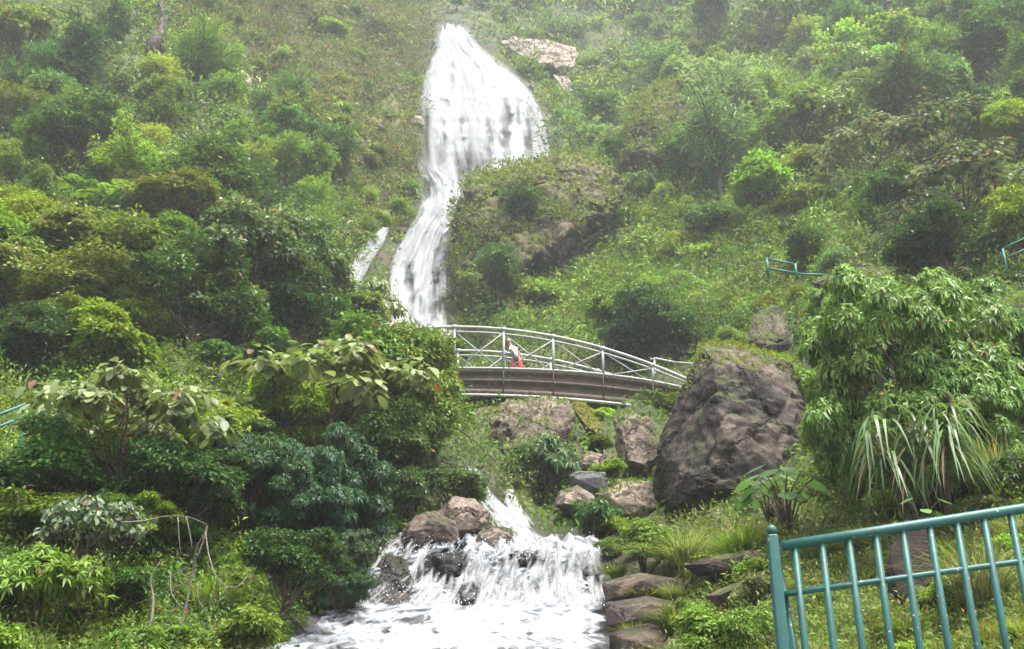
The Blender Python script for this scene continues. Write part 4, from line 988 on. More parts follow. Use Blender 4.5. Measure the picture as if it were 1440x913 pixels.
zone(13, [(640,560),(1000,565),(940,690),(760,660),(660,640)], ['fine', 'shrub', 'fern'], (22, 48), [FRESH, MID, YEL, OLIVE], 'small shrub among the rocks under the footbridge', 'shrubs among the rocks under the bridge')
zone(16, [(1120,560),(1440,560),(1440,720),(1150,740)], ['fine', 'whorlshrub'], (60, 110), [MID, DARK, FRESH], 'leafy shrub under the big drooping tree on the right', 'shrubs under the drooping tree')
zone(40, [(870,760),(1090,740),(1440,730),(1440,960),(900,960)], ['tussock', 'tussock', 'fine', 'tussock'], (34, 75), [(.115, .15, .035), FRESH, OLIVE, (.13, .15, .06)], 'grass tuft on the bank behind the teal railing', 'grass tufts of the right bank', 'grass_tussock', 'grass tussock', wr=(.9, 1.5), gap=.3)
# single plants that stand out
for a in (('fine', 832, 768, 74, .85, (.045, .1, .026), 'round dark green bush between the cascade and the brown rock'),
          ('whorlshrub', 768, 700, 95, .75, (.075, .125, .05), 'bush of narrow leaves growing over the middle cascade'),
          ('fine', 742, 676, 60, .9, (.085, .13, .04), 'light green bush left of the rocks under the bridge'),
          ('fine', 860, 680, 40, 1.0, FRESH, 'fresh green bush between the tan rocks left of the huge boulder'),
          ('fine', 640, 715, 60, 1.1, (.06, .095, .03), 'twiggy bush growing behind the tan boulders of the cascade'),
          ('fine', 582, 720, 70, 1.0, (.055, .1, .032), 'bush left of the tan boulders of the cascade'),
          ('fine', 905, 800, 78, 1.0, (.1, .155, .028), 'bright green mound of plants on the bank right of the cascade lip'),
          ('fine', 985, 930, 85, 1.1, (.11, .17, .028), 'bright grassy mound left of the teal post at the bottom'),
          ('fine', 1060, 930, 80, .9, (.1, .16, .028), 'bright mound of plants touching the teal railing post'),
          ('tussock', 965, 790, 70, 1.3, (.15, .18, .06), 'pale grass tussock at the foot of the huge boulder'),
          ('tussock', 908, 850, 45, 1.3, (.17, .16, .03), 'yellowing grass tussock hanging over the ledge by the pool'),
          ('tussock', 868, 812, 34, 1.3, (.11, .15, .03), 'small green grass tuft on the uppermost slab by the pool'),
          ('tussock', 946, 846, 42, 1.2, (.13, .15, .04), 'grass tuft growing between the uppermost and the middle slab'),
          ('fine', 968, 888, 50, 1.0, (.09, .14, .025), 'green cushion plant on the lowest slab by the pool'),
          ('tussock', 892, 895, 36, 1.3, (.12, .14, .035), 'dryish grass tuft on the lowest slab beside the pool'),
          ('fine', 862, 792, 40, .9, (.085, .135, .025), 'small green plant hanging over the right end of the cascade lip'),
          ('fine', 1000, 690, 46, .5, OLIVE, 'small yellowish plant standing before the huge boulder'),
          ('tussock', 1080, 505, 30, 1.6, (.15, .2, .03), 'bright tuft of grass on top of the huge boulder'),
          ('tussock', 1405, 700, 130, 1.0, (.12, .15, .05), 'tall dry grass at the right edge behind the teal railing'),
          ('tussock', 1380, 840, 140, .9, (.13, .15, .06), 'long straw coloured grass behind the right end of the teal railing')):
    shrub(*a, name='grass_tussock' if a[0] == 'tussock' else 'bush', cat='grass tussock' if a[0] == 'tussock' else 'bush', dY=-.35)

# giant reeds hanging beside the big tree
def reed(px, py, hpx, label, n=130, tint=(.085, .13, .05), dY=-1.2):
    Y = float(gY(px, py)) + dY; b = at(px, py, Y); h = hpx * float(slant(py, Y)) / F
    root = empty('giant_reed', b); tag(root, label, 'reed')
    gs, gl = Geo(), Geo()
    for i in range(7):
        a = random.uniform(0, 6.28); l = random.uniform(.6, 1) * h; tip = np.array([math.cos(a) * .25 * h, math.sin(a) * .25 * h - .1 * h, l])
        gs.tube([(0, 0, -.1), tip * np.array([.3, .3, .55]), tip], [.016 * h, .013 * h, .008 * h], 6)
        m = n // 7; t = rng.uniform(.45, 1, m)[:, None]; o = tip * t * np.array([1, 1, 1])
        az = rng.uniform(0, 6.28, m); L = rng.uniform(.4, .75, m) * h
        od = np.stack([np.cos(az), np.sin(az), 0 * az], -1); sd_ = np.stack([-np.sin(az), np.cos(az), 0 * az], -1)
        rows = []
        for k in range(6):
            s = k / 5; p = o + od * (L * .55 * s)[:, None]; p[:, 2] += L * (.55 * s - 1.15 * s * s)
            w = L * .026 * (1 - s ** 2) + .001; rows += [p - sd_ * w[:, None], p + sd_ * w[:, None]]
        gl.tmpl(np.stack(rows, 1), [(2 * k, 2 * k + 1, 2 * k + 3, 2 * k + 2) for k in range(5)])
    link('stems', gs.mesh('stems', True), root, [BARK]); o = link('leaves', gl.mesh('leaves'), root, [GRASSG]); o.color = (*tint, 1)
GRASSG = leaf_mat('reed_blade', .3, .42, .5, dead=.06, deadcol=(.3, .2, .1))
reed(1275, 735, 165, 'giant reed with long pale drooping leaves, left one of the pair under the big tree')
reed(1335, 725, 170, 'giant reed with long pale drooping leaves, right one of the pair under the big tree', 150)

# elephant ear plants
def ears(px, py, hpx, label, n=16, dY=-.5, tint=(.07, .135, .04)):
    Y = float(gY(px, py)) + dY; b = at(px, py, Y); h = hpx * float(slant(py, Y)) / F
    root = empty('elephant_ear_plant', b); tag(root, label, 'plant')
    gs, gl = Geo(), Geo()
    out = np.array([(0, .0), (.28, -.18), (.42, .12), (.36, .45), (.18, .78), (0, 1.0), (-.18, .78), (-.36, .45), (-.42, .12), (-.28, -.18)])
    for i in range(n):
        a = i * 2.4 + random.uniform(-.3, .3); r = random.uniform(.15, .6) * h; z = random.uniform(.45, 1) * h
        tip = np.array([math.cos(a) * r, math.sin(a) * r, z]); gs.tube([(0, 0, -.05), tip * np.array([.4, .4, .7]), tip], [.018 * h, .013 * h, .008 * h], 5)
        L = random.uniform(.26, .4) * h; d = np.array([math.cos(a), math.sin(a), -.55]); d /= np.linalg.norm(d); s = np.array([-math.sin(a), math.cos(a), 0])
        nn = np.cross(s, d); V = [tip + d * L * .35 - nn * L * .05] + [tip + s * L * u + d * L * v + nn * (.10 * abs(u)) * L for u, v in out]
        gl.add(np.array(V), [np.array([(0, 1 + k, 1 + (k + 1) % 10) for k in range(10)])])
    link('stems', gs.mesh('stems', True), root, [BARK]); o = link('leaves', gl.mesh('leaves'), root, [LEAFG]); o.color = (*tint, 1)
ears(1108, 748, 92, 'elephant ear plant with round leaves at the right foot of the huge boulder', 20)
ears(1082, 738, 75, 'elephant ear plant growing against the front of the huge boulder', 14)
ears(1300, 760, 60, 'small plant with two upright broad leaves under the reeds', 6, -1.0, (.1, .17, .04))

# bare grey branches on the left bank
bY = float(gY(255, 880)) - 1.0; b = at(245, 900, bY); root = empty('bare_branched_shrub', b)
tag(root, 'bare shrub of curving grey branches on the left bank', 'shrub')
def br(pts, r, name='branch'):
    P = np.array([at(x, y, bY + d) - b for x, y, d in pts]); t = np.linspace(0, 1, len(P)); s = np.linspace(0, 1, len(P) * 4)
    P = np.stack([np.interp(s, t, P[:, i]) for i in range(3)], -1)
    for _ in range(2): P[1:-1] = (P[:-2] + 2 * P[1:-1] + P[2:]) / 4
    g = Geo(); g.tube(P, np.linspace(r * .7, r * .25, len(P)), 6); link(name, g.mesh(name, True), root, [PALEBARK])
br([(200,912,0),(214,870,0),(216,840,.1),(210,815,.1),(225,790,.1)], .026, 'stem')
br([(250,900,.2),(262,850,.2),(272,800,.2),(275,770,.1),(292,745,0)], .022, 'stem')
br([(170,735,0),(205,733,0),(230,726,0),(265,726,-.1),(292,738,-.1)], .014)
br([(291,740,0),(286,760,0),(276,788,0),(255,803,.1),(235,815,.1)], .012)
br([(289,748,-.1),(292,775,-.1),(302,810,-.2),(318,826,-.2),(335,826,-.2),(348,810,-.1)], .012)
br([(222,728,0),(208,748,0),(185,766,.1),(183,775,.1)], .009)
br([(250,728,-.1),(252,760,-.1),(254,778,-.1)], .009)
br([(262,728,-.1),(268,755,-.1),(270,770,-.1)], .010)
br([(276,800,0),(270,815,0),(222,838,.1),(190,850,.2)], .011)
br([(240,805,0),(240,835,-.1),(255,855,-.1),(278,853,-.1)], .009)
br([(278,820,0),(278,845,-.1),(292,865,-.1)], .008)
br([(318,826,-.2),(318,840,-.2),(300,848,-.2),(285,845,-.1)], .008)
# boughs that hang out of the left wood over the stream
def bough(pts, dYs, label, n, L, tint, mat=LEAF):
    Yb = float(gY(*pts[0])) + dYs; b = at(*pts[0], Yb); root = empty('hanging_bough', b); tag(root, label, 'branch')
    P = np.array([at(x, y, Yb - .25 * i) - b for i, (x, y) in enumerate(pts)])
    s = np.linspace(0, 1, 20); P = np.stack([np.interp(s, np.linspace(0, 1, len(P)), P[:, i]) for i in range(3)], -1)
    for _ in range(3): P[1:-1] = (P[:-2] + 2 * P[1:-1] + P[2:]) / 4
    g = Geo(); g.tube(P, np.linspace(.04, .008, 20), 6); link('wood', g.mesh('wood', True), root, [BARK])
    q = P[rng.integers(3, 20, n)] + rng.normal(size=(n, 3)) * np.array([.3, .3, .2])
    g = Geo(); g.tmpl(leaf_quads(q, rng.normal(size=(n, 3)) + np.array([0, 0, -.4]), np.tile([0, -.3, 1.], (n, 1)) + rng.normal(size=(n, 3)) * .4, L * rng.uniform(.6, 1.2, n), L * .45), Q)
    o = link('leaves', g.mesh('leaves'), root, [mat]); o.color = (*tint, 1)
tree('bushy', 525, 650, 205, 1.0, (.075, .125, .022), 'dense mid green tree hiding the left half of the footbridge', dY=-1.0)
tree('bushy', 470, 610, 150, 1.0, (.06, .105, .02), 'dark green tree in front of the far left end of the footbridge', dY=-1.0)
tree('bushy', 590, 640, 190, .8, (.11, .155, .025), 'pale green tree right in front of the cut off end of the bridge railing', dY=-2.0)
BUSHF = tree('bushy', 570, 640, 165, .9, (.09, .14, .028), 'loose light green tree in front of the left end of the bridge railing', dY=-1.5)
bough([(560, 640), (610, 590), (650, 605), (690, 640), (715, 672)], -1.0, 'thin leafy bough arching over the stream below the bridge', 1500, .09, (.08, .12, .028))
bough([(540, 660), (600, 640), (640, 655), (680, 690)], -1.0, 'lower leafy bough hanging over the tan boulders', 1200, .09, (.06, .105, .032))
# ------------------------------------------------------------------ footbridge
BY, BW = 30.0, 2.2
RUST = simple_mat('dark_rusty_steel', (.045, .03, .022), .85, var=.4, scale=8)
def ycurve(pts):
    xs = [p[0] for p in pts]; ys = [p[1] for p in pts]
    c = np.polyfit(xs, ys, 4)
    return lambda x: np.polyval(c, x)
mir = lambda pts: sorted(pts + [(1280 - x, y) for x, y in pts if x > 700])
c_top = ycurve(mir([(612,461),(640,459.2),(680,460.2),(707,462.5),(777,474.5),(848,490.5),(918,511.5),(968,535)]))
c_sec = ycurve(mir([(612,467),(640,465.5),(707,469.5),(780,482),(848,496.5),(918,518),(968,540)]))
c_dek = ycurve(mir([(600,519.2),(640,518.8),(707,519.6),(780,522.5),(848,527.5),(920,538),(965,547.5)]))
c_low = ycurve(mir([(600,556),(640,555.5),(672,556.7),(780,561.5),(848,566),(952,581)]))
xs = np.linspace(288, 1010, 60)
B0 = at(640, 519, BY)
def W(c, x, dy=0.0): return at(x, c(np.asarray(x, float)), BY) + np.array([0, dy, 0]) - B0
bridge = empty('footbridge', B0)
tag(bridge, 'arched metal footbridge with pale railings over the stream', 'footbridge')
dz = float(W(c_dek, 640)[2] - W(c_low, 640)[2])
# girder: one swept profile with ledges
top = W(c_dek, xs); low = W(c_low, xs)
prof = [(-.02, -.02), (-.02, .13), (.06, .16), (.06, .36), (-.03, .39), (-.03, .45), (.09, .5), (.09, .72), (-.02, .76), (-.02, .93), (BW + .02, .93), (BW + .02, .45), (BW + .05, .39), (BW - .06, .16), (BW + .02, .13), (BW + .02, -.02), (BW - .1, -.02), (BW - .1, .3), (.1, .3), (.1, -.02)]
V = []
for yo, k in prof:
    V.append(top + (low - top) * k + np.array([0, yo, 0]))
V = np.stack(V, 1); n, k = V.shape[:2]
fs = np.array([(i * k + j, i * k + (j + 1) % k, (i + 1) * k + (j + 1) % k, (i + 1) * k + j) for i in range(n - 1) for j in range(k)])
g = Geo(); g.add(V.reshape(-1, 3), [fs, np.array([list(range(k))]), np.array([[(n - 1) * k + j for j in range(k)][::-1]])])
link('girder', g.mesh('girder'), bridge, [GIRDER])
posts = [287 + 70.2 * i for i in range(0, 11)]
for dy in (0.0, BW):
    yo = dy
    side = -.05 if dy == 0 else .05
    def rail(name, c, r, x0=288, x1=1000):
        g = Geo(); xx = np.linspace(x0, x1, 60); g.tube(W(c, xx, yo), r, 10); link(name, g.mesh(name, True), bridge, [STEEL])
    rail('top_rail', c_top, .05); rail('middle_rail', c_sec, .035)
    rail('bottom_rail', lambda x: c_dek(x) - 1.2, .042)
    g = Geo(); g.tube(W(c_low, xs, yo + side), .05, 10); link('lower_chord', g.mesh('lower_chord', True), bridge, [STEEL])
    for i, x in enumerate(posts):
        g = Geo(); a = W(c_dek, x, yo); b = W(c_top, x, yo); b = np.array([a[0], b[1], b[2]])
        g.tube([a, (a + b) / 2, b], .045, 10); g.box(b, (.16, .11, .12))
        link('post', g.mesh('post', False), bridge, [STEEL])
        if dy == 0:
            g = Geo(); t_ = W(c_dek, x, -.05); l_ = W(c_low, x, -.05); g.box((t_ + l_) / 2 + np.array([0, .03, 0]), (.035, .06, abs(t_[2] - l_[2])))
            link('stiffener', g.mesh('stiffener'), bridge, [RUST])
        if i:
            x0 = posts[i - 1]
            for a, b, o in ((W(c_dek, x0 + 4, yo), W(c_sec, x - 2, yo), -.018), (W(c_sec, x0 + 2, yo), W(c_dek, x - 4, yo), .018)):
                g = Geo(); o3 = np.array([0, o, 0]); g.tube([a + o3, (a + b) / 2 + o3, b + o3], .022, 8)
                link('brace', g.mesh('brace', True), bridge, [STEEL])
# railing of the landing where the bridge meets the right bank
P0 = np.array([at(914, 506, 32.3), at(922, 504.5, 32.3), at(950, 510, 32.4), at(990, 513, 32.6), at(1030, 516, 32.8)])
land = empty('landing_railing', P0[0]); tag(land, 'short pale railing on the landing where the footbridge meets the boulder', 'railing')
g = Geo(); g.tube(P0 - P0[0], .045, 8); link('top_rail', g.mesh('top_rail', True), land, [STEEL])
P1 = np.array([at(914, 519, 32.3), at(950, 523, 32.4), at(990, 527, 32.6), at(1030, 530, 32.8)])
g = Geo(); g.tube(P1 - P0[0], .035, 8); link('middle_rail', g.mesh('middle_rail', True), land, [STEEL])
for x, y, yy in ((920, 505, 32.3), (985, 513, 32.6), (1028, 516, 32.8)):
    g = Geo(); a = at(x, y, yy) - P0[0]; g.tube([a, a - np.array([0, 0, .6]), a - np.array([0, 0, 1.2])], .04, 8); link('post', g.mesh('post', True), land, [STEEL])

# ------------------------------------------------------------------ person on the bridge
def skin_body(name, verts, edges, radii, mat, parent=None, sub=2, root=0):
    me = bpy.data.meshes.new(name); me.from_pydata([Vector(v) for v in verts], edges, [])
    o = bpy.data.objects.new(name, me); COL.objects.link(o)
    m = o.modifiers.new('Skin', 'SKIN'); m.use_smooth_shade = True
    for i, r in enumerate(radii):
        r = r if isinstance(r, tuple) else (r, r)
        me.skin_vertices[0].data[i].radius = r; me.skin_vertices[0].data[i].use_root = (i == root)
    s = o.modifiers.new('Sub', 'SUBSURF'); s.levels = sub; s.render_levels = sub
    dg = bpy.context.evaluated_depsgraph_get()
    me2 = bpy.data.meshes.new_from_object(o.evaluated_get(dg)); me2.name = name
    bpy.data.objects.remove(o)
    return link(name, me2, parent, [mat])
SKIN = simple_mat('skin', (.52, .33, .24), .55, var=.06)
REDC = simple_mat('red_cloth', (.62, .06, .055), .8, var=.15, scale=12)
WHITEC = simple_mat('white_cloth', (.66, .64, .64), .85, var=.12, scale=14)
HAIR = simple_mat('auburn_hair', (.16, .06, .03), .55, var=.4, scale=30)
BLACK = simple_mat('black_leather', (.02, .02, .022), .5, var=.3)
pf = at(727, float(c_dek(727)), BY); pf = np.array([pf[0], BY + .75, pf[2] - .3 * dz + .012])
per = empty('person', pf); tag(per, 'person in white top and red trousers leaning on the footbridge', 'person')
bv = [(0,0,.88),(-.07,-.01,1.05),(-.15,-.03,1.24),(-.2,-.04,1.33),(-.235,-.06,1.40),(-.27,-.09,1.49),(-.285,-.09,1.58),
      (-.03,.06,1.26),(.12,.12,1.08),(.23,.16,.93),(.27,.15,.88),
      (-.24,-.13,1.20),(-.30,-.32,1.08),(-.26,-.52,1.18),(-.25,-.6,1.2),
      (.09,0,.84),(.1,-.02,.46),(.1,.02,.09),(.1,-.1,.03),(-.09,0,.84),(-.1,-.04,.46),(-.1,.0,.09),(-.1,-.12,.03)]
be = [(0,1),(1,2),(2,3),(3,4),(4,5),(5,6),(2,7),(7,8),(8,9),(9,10),(2,11),(11,12),(12,13),(13,14),(0,15),(15,16),(16,17),(17,18),(0,19),(19,20),(20,21),(21,22)]
br = [(.15,.10),(.12,.09),(.15,.09),(.07,.06),(.05,.05),(.085,.095),(.07,.08),.05,.036,.026,.03,.05,.036,.026,.03,.085,.055,.035,.03,.085,.055,.035,.03]
skin_body('body', bv, be, br, SKIN, per)
tv = [(0,0,.9),(-.07,-.01,1.05),(-.15,-.03,1.24),(-.19,-.04,1.31),(-.03,.06,1.265),(.0,.075,1.23),(-.24,-.13,1.21),(-.255,-.18,1.18)]
skin_body('white_top', tv, [(0,1),(1,2),(2,3),(2,4),(4,5),(2,6),(6,7)], [(.165,.12),(.135,.105),(.165,.105),(.08,.07),.065,.058,.065,.058], WHITEC, per)
lv = [(0,0,.93),(0,0,.84),(.1,0,.78),(.11,-.02,.46),(.12,.02,.08),(-.1,0,.78),(-.11,-.04,.46),(-.12,0,.08)]
skin_body('trousers', lv, [(0,1),(1,2),(2,3),(3,4),(1,5),(5,6),(6,7)], [(.14,.10),(.15,.12),(.11,.11),(.1,.1),(.105,.105),(.11,.11),(.1,.1),(.105,.105)], REDC, per)
hv = [(-.27,-.06,1.59),(-.285,-.02,1.52),(-.30,.0,1.42),(-.32,-.02,1.30),(-.33,-.03,1.2)]
skin_body('hair', hv, [(0,1),(1,2),(2,3),(3,4)], [(.1,.1),(.115,.11),(.09,.09),(.07,.06),.03], HAIR, per)
g = Geo()
for sx in (-.035, .035): g.box((-.272 + sx, -.188, 1.51), (.022, .012, .012))
link('eyes', g.mesh('eyes'), per, [BLACK])
skin_body('nose', [(-.272,-.175,1.505),(-.272,-.2,1.48),(-.272,-.205,1.47)], [(0,1),(1,2)], [.014,.018,.012], SKIN, per, 1)
for s in (-.1, .1):
    skin_body('shoe', [(s, .05, .04), (s, -.05, .045), (s, -.16, .03)], [(0,1),(1,2)], [(.045,.04),(.045,.045),(.04,.03)], BLACK, per, 1)
bag = empty('shoulder_bag', pf + np.array([-.02, -.17, .74])); tag(bag, 'small black bag worn at the hip by the person on the bridge', 'bag')
g = Geo(); g.box((0, 0, .1), (.15, .07, .17)); me = g.mesh('pouch')
o = link('pouch', me, bag, [BLACK]); b_ = o.modifiers.new('Bevel', 'BEVEL'); b_.width = .03; b_.segments = 3
g = Geo(); g.tube([(-.07, 0, .17), (-.12, .03, .4), (-.14, .08, .56), (-.03, .2, .55), (.08, .16, .3), (.07, 0, .17)], .01, 6); link('strap', g.mesh('strap', True), bag, [BLACK])

# ------------------------------------------------------------------ teal railings
RY = 3.6
def rt(x): return at(x, np.interp(x, [1090, 1100, 1440, 1700], [769, 768, 715, 674.5]), RY)
def rm(x): return at(x, np.interp(x, [1090, 1100, 1440, 1700], [837, 836, 789, 753]), RY)
pb = rt(1092); base = np.array([pb[0], RY, pb[2] - 1.15])
rail_o = empty('railing', base); tag(rail_o, 'teal painted metal railing with a ball topped post in the foreground', 'railing')
def rel(p): return np.asarray(p) - base
g = Geo(); g.tube(rel([rt(1100), rt(1250), rt(1440), rt(1700)]), .0185, 16); link('top_rail', g.mesh('top_rail', True), rail_o, [TEAL])
g = Geo(); g.tube(rel([rm(1100), rm(1250), rm(1440), rm(1700)]), .0105, 14); link('middle_rail', g.mesh('middle_rail', True), rail_o, [TEAL])
lowz = np.array([0, 0, -.92])
g = Geo(); g.tube(rel([rt(1100) + lowz, rt(1440) + lowz, rt(1700) + lowz]), .018, 14); link('bottom_rail', g.mesh('bottom_rail', True), rail_o, [TEAL])
ptop = at(1085.5, 752, RY) - base
g = Geo()
def prism(c0, c1, s0, s1):
    V = [c0 + np.array([x * s0, y * s0, 0]) for x, y in ((-1, -1), (1, -1), (1, 1), (-1, 1))] + [c1 + np.array([x * s1, y * s1, 0]) for x, y in ((-1, -1), (1, -1), (1, 1), (-1, 1))]
    g.add(V, [np.array([[3, 2, 1, 0], [4, 5, 6, 7], [0, 1, 5, 4], [1, 2, 6, 5], [2, 3, 7, 6], [3, 0, 4, 7]])])
prism(np.array([ptop[0], ptop[1], -.05]), ptop, .024, .0185)
o = link('post', g.mesh('post'), rail_o, [TEAL]); b_ = o.modifiers.new('Bevel', 'BEVEL'); b_.width = .006; b_.segments = 3
g = Geo()      # raking gusset plate behind the post
V = []
for yo in (.012, .022):
    V += [ptop + np.array([.016, yo, -.12]), np.array([ptop[0] + .02, yo, -.04]), np.array([ptop[0] + .13, yo, -.04]), ptop + np.array([.03, yo, -.12])]
g.add(V, [np.array([[0, 1, 2, 3], [7, 6, 5, 4], [0, 3, 7, 4], [1, 0, 4, 5], [2, 1, 5, 6], [3, 2, 6, 7]])])
link('gusset', g.mesh('gusset'), rail_o, [TEAL])
bm = bmesh.new(); bmesh.ops.create_uvsphere(bm, u_segments=24, v_segments=16, radius=.0185); me = bpy.data.meshes.new('ball_finial'); bm.to_mesh(me); bm.free()
me.polygons.foreach_set('use_smooth', np.ones(len(me.polygons), bool)); o = link('ball_finial', me, rail_o, [TEAL]); o.location = ptop + np.array([0, 0, .017])
for x in [1117 + 37.9 * i for i in range(14)]:
    a = rt(x); g = Geo(); g.tube(rel([a, a + lowz * .5, a + lowz]), .0128, 12); link('bar', g.mesh('bar', True), rail_o, [TEAL])
# path the railing stands on
g = Geo(); a, b = rt(1060), rt(1720)
for i in range(8):
    p = a + (b - a) * (i + .5) / 8; w = (b - a)[0] / 8
    g.box((p[0], RY + .1, p[2] - 1.15 - .4), (w - .002, .9, .8))
tag(link('path', g.mesh('path'), None, [CONC]), kind='structure')

def small_railing(label, posts_, rails, mat=TEALFAR, r=.035):
    p0 = at(*posts_[0][:2], posts_[0][2]); ro = empty('railing', p0 - np.array([0, 0, 1.1])); tag(ro, label, 'railing'); b0 = p0 - np.array([0, 0, 1.1])
    for x, y, Y, h in posts_:
        a = at(x, y, Y) - b0; g = Geo(); g.tube([a, a - np.array([0, 0, h / 2]), a - np.array([0, 0, h])], r * 1.25, 8)
        link('post', g.mesh('post', True), ro, [mat])
    for rl in rails:
        g = Geo(); g.tube([at(*q) - b0 for q in rl], r, 8); link('rail', g.mesh('rail', True), ro, [mat])
small_railing('faded teal railing on the path above the huge boulder', [(1078, 363, 26.2, .62), (1118, 371, 26.0, .5)],
              [[(1078, 364, 26.2), (1118, 372, 26.0)], [(1078, 377, 26.2), (1118, 384, 26.0)], [(1118, 385, 26.0), (1162, 387, 25.8)]])
small_railing('teal railing climbing the slope at the right edge of the view', [(1410, 350, 20.0, .7), (1480, 316, 20.2, .7)],
              [[(1410, 350, 20.0), (1480, 316, 20.2)], [(1412, 364, 20.0), (1480, 333, 20.2)]], r=.02)
small_railing('teal railing beside the pale leaved tree at the left edge', [(40, 568, 14.6, 1.0), (-40, 598, 14.2, 1.0)],
              [[(40, 567, 14.6), (-40, 598, 14.2)], [(38, 584, 14.6), (-40, 616, 14.2)]], r=.022)
small_railing('grey handrail glimpsed behind the trees left of the bridge', [(262, 540, 24.0, 1.0), (305, 538, 24.2, 1.0)],
              [[(240, 541, 24.0), (310, 538, 24.2)], [(240, 550, 24.0), (310, 547, 24.2)]], mat=STEEL, r=.03)
# ------------------------------------------------------------------ ground cover (stuff nobody could count)
def inpoly(px, py, poly):
    r = np.zeros(px.shape, bool); n = len(poly)
    for i in range(n):
        x0, y0 = poly[i]; x1, y1 = poly[(i + 1) % n]
        c = ((y0 > py) != (y1 > py)) & (px < (x1 - x0) * (py - y0) / (y1 - y0 + 1e-9) + x0); r ^= c
    return r
HEATHP = [(240,-120),(600,-120),(615,45),(590,130),(590,230),(560,330),(500,330),(470,250),(440,170),(330,140),(250,90)]
GRASSP = [(690,470),(800,345),(870,290),(960,250),(1110,280),(1210,330),(1150,430),(1000,480),(900,430),(780,480)]
GRASS2P = [(1060,60),(1240,50),(1260,180),(1180,220),(1080,200),(1020,120)]
BANKP = [(855,745),(1000,725),(1090,740),(1440,730),(1600,1050),(870,1050),(862,860)]
def scatter_cover(name, label, n, pick, L0, mat, tint, asp=.5, tuft=5, up=.3, kL=.0058, spread=.8):
    """tufts of leaves over the terrain wherever pick(px,py) holds, larger leaves further off"""
    m = n // tuft
    ax, ay = [], []; got = 0
    while got < m:
        px = rng.uniform(-420, 1860, 200000); py = rng.uniform(-200, 1040, 200000)
        k = pick(px + rng.normal(size=px.shape) * 9, py + rng.normal(size=px.shape) * 7) & ~near_water(px, py, 3)
        ax.append(px[k]); ay.append(py[k]); got += int(k.sum())
    px, py = np.concatenate(ax)[:m], np.concatenate(ay)[:m]
    P = ground(px, py); Y = P[:, 1]
    L = L0 + kL * Y
    g = Geo(); T = np.repeat(P, tuft, 0); LL = np.repeat(L, tuft)
    q = T + rng.normal(size=T.shape) * (LL * spread)[:, None] * np.array([1, 1, .6])
    h_ = rng.random(len(T)) ** 2; q[:, 2] += LL * h_ * 2.0 - LL * .2
    nsl = np.repeat(gN(px, py), tuft, 0)
    d = rng.normal(size=T.shape) * .7 + nsl * up * .6 + np.array([0, 0, up * .6])
    nr = nsl + rng.normal(size=T.shape) * .5
    LLs = LL * rng.uniform(.5, 1.2, len(T))
    g.tmpl(leaf_quads(q, d, nr, LLs, LLs * asp * rng.uniform(.7, 1.2, len(T))), Q)
    o = link(name, g.mesh(name), None, [mat]); o.color = (*tint, 1)
    return tag(o, label, name.replace('_', ' '), kind='stuff')
isH = lambda x, y: inpoly(x, y, HEATHP)
isG = lambda x, y: inpoly(x, y, GRASSP) | inpoly(x, y, GRASS2P)
LEDGEP = [(840,765),(925,782),(955,820),(950,930),(845,930)]
isB = lambda x, y: inpoly(x, y, BANKP) & ~inpoly(x, y, LEDGEP)
scatter_cover('undergrowth', 'dense leafy undergrowth covering the wooded slopes', 300000, lambda x, y: ~isH(x, y) & ~isG(x, y) & ~isB(x, y) & ~inpoly(x, y, LEDGEP), .015, COVER, (.09, .145, .02))
scatter_cover('heath', 'olive and ochre heath on the open slope left of the waterfall', 110000, isH, .0, HEATH, (.085, .098, .02), asp=.4, kL=.0052)
scatter_cover('long_grass', 'bright green grass on the open slope right of the waterfall', 110000, isG, .0, GRASS, (.085, .15, .022), asp=.3, up=.7, kL=.0068)
scatter_cover('bank_grass', 'short grass and herbs on the bank below the huge boulder', 60000, isB, .02, GRASS, (.105, .14, .03), asp=.3, up=.7, kL=.006)


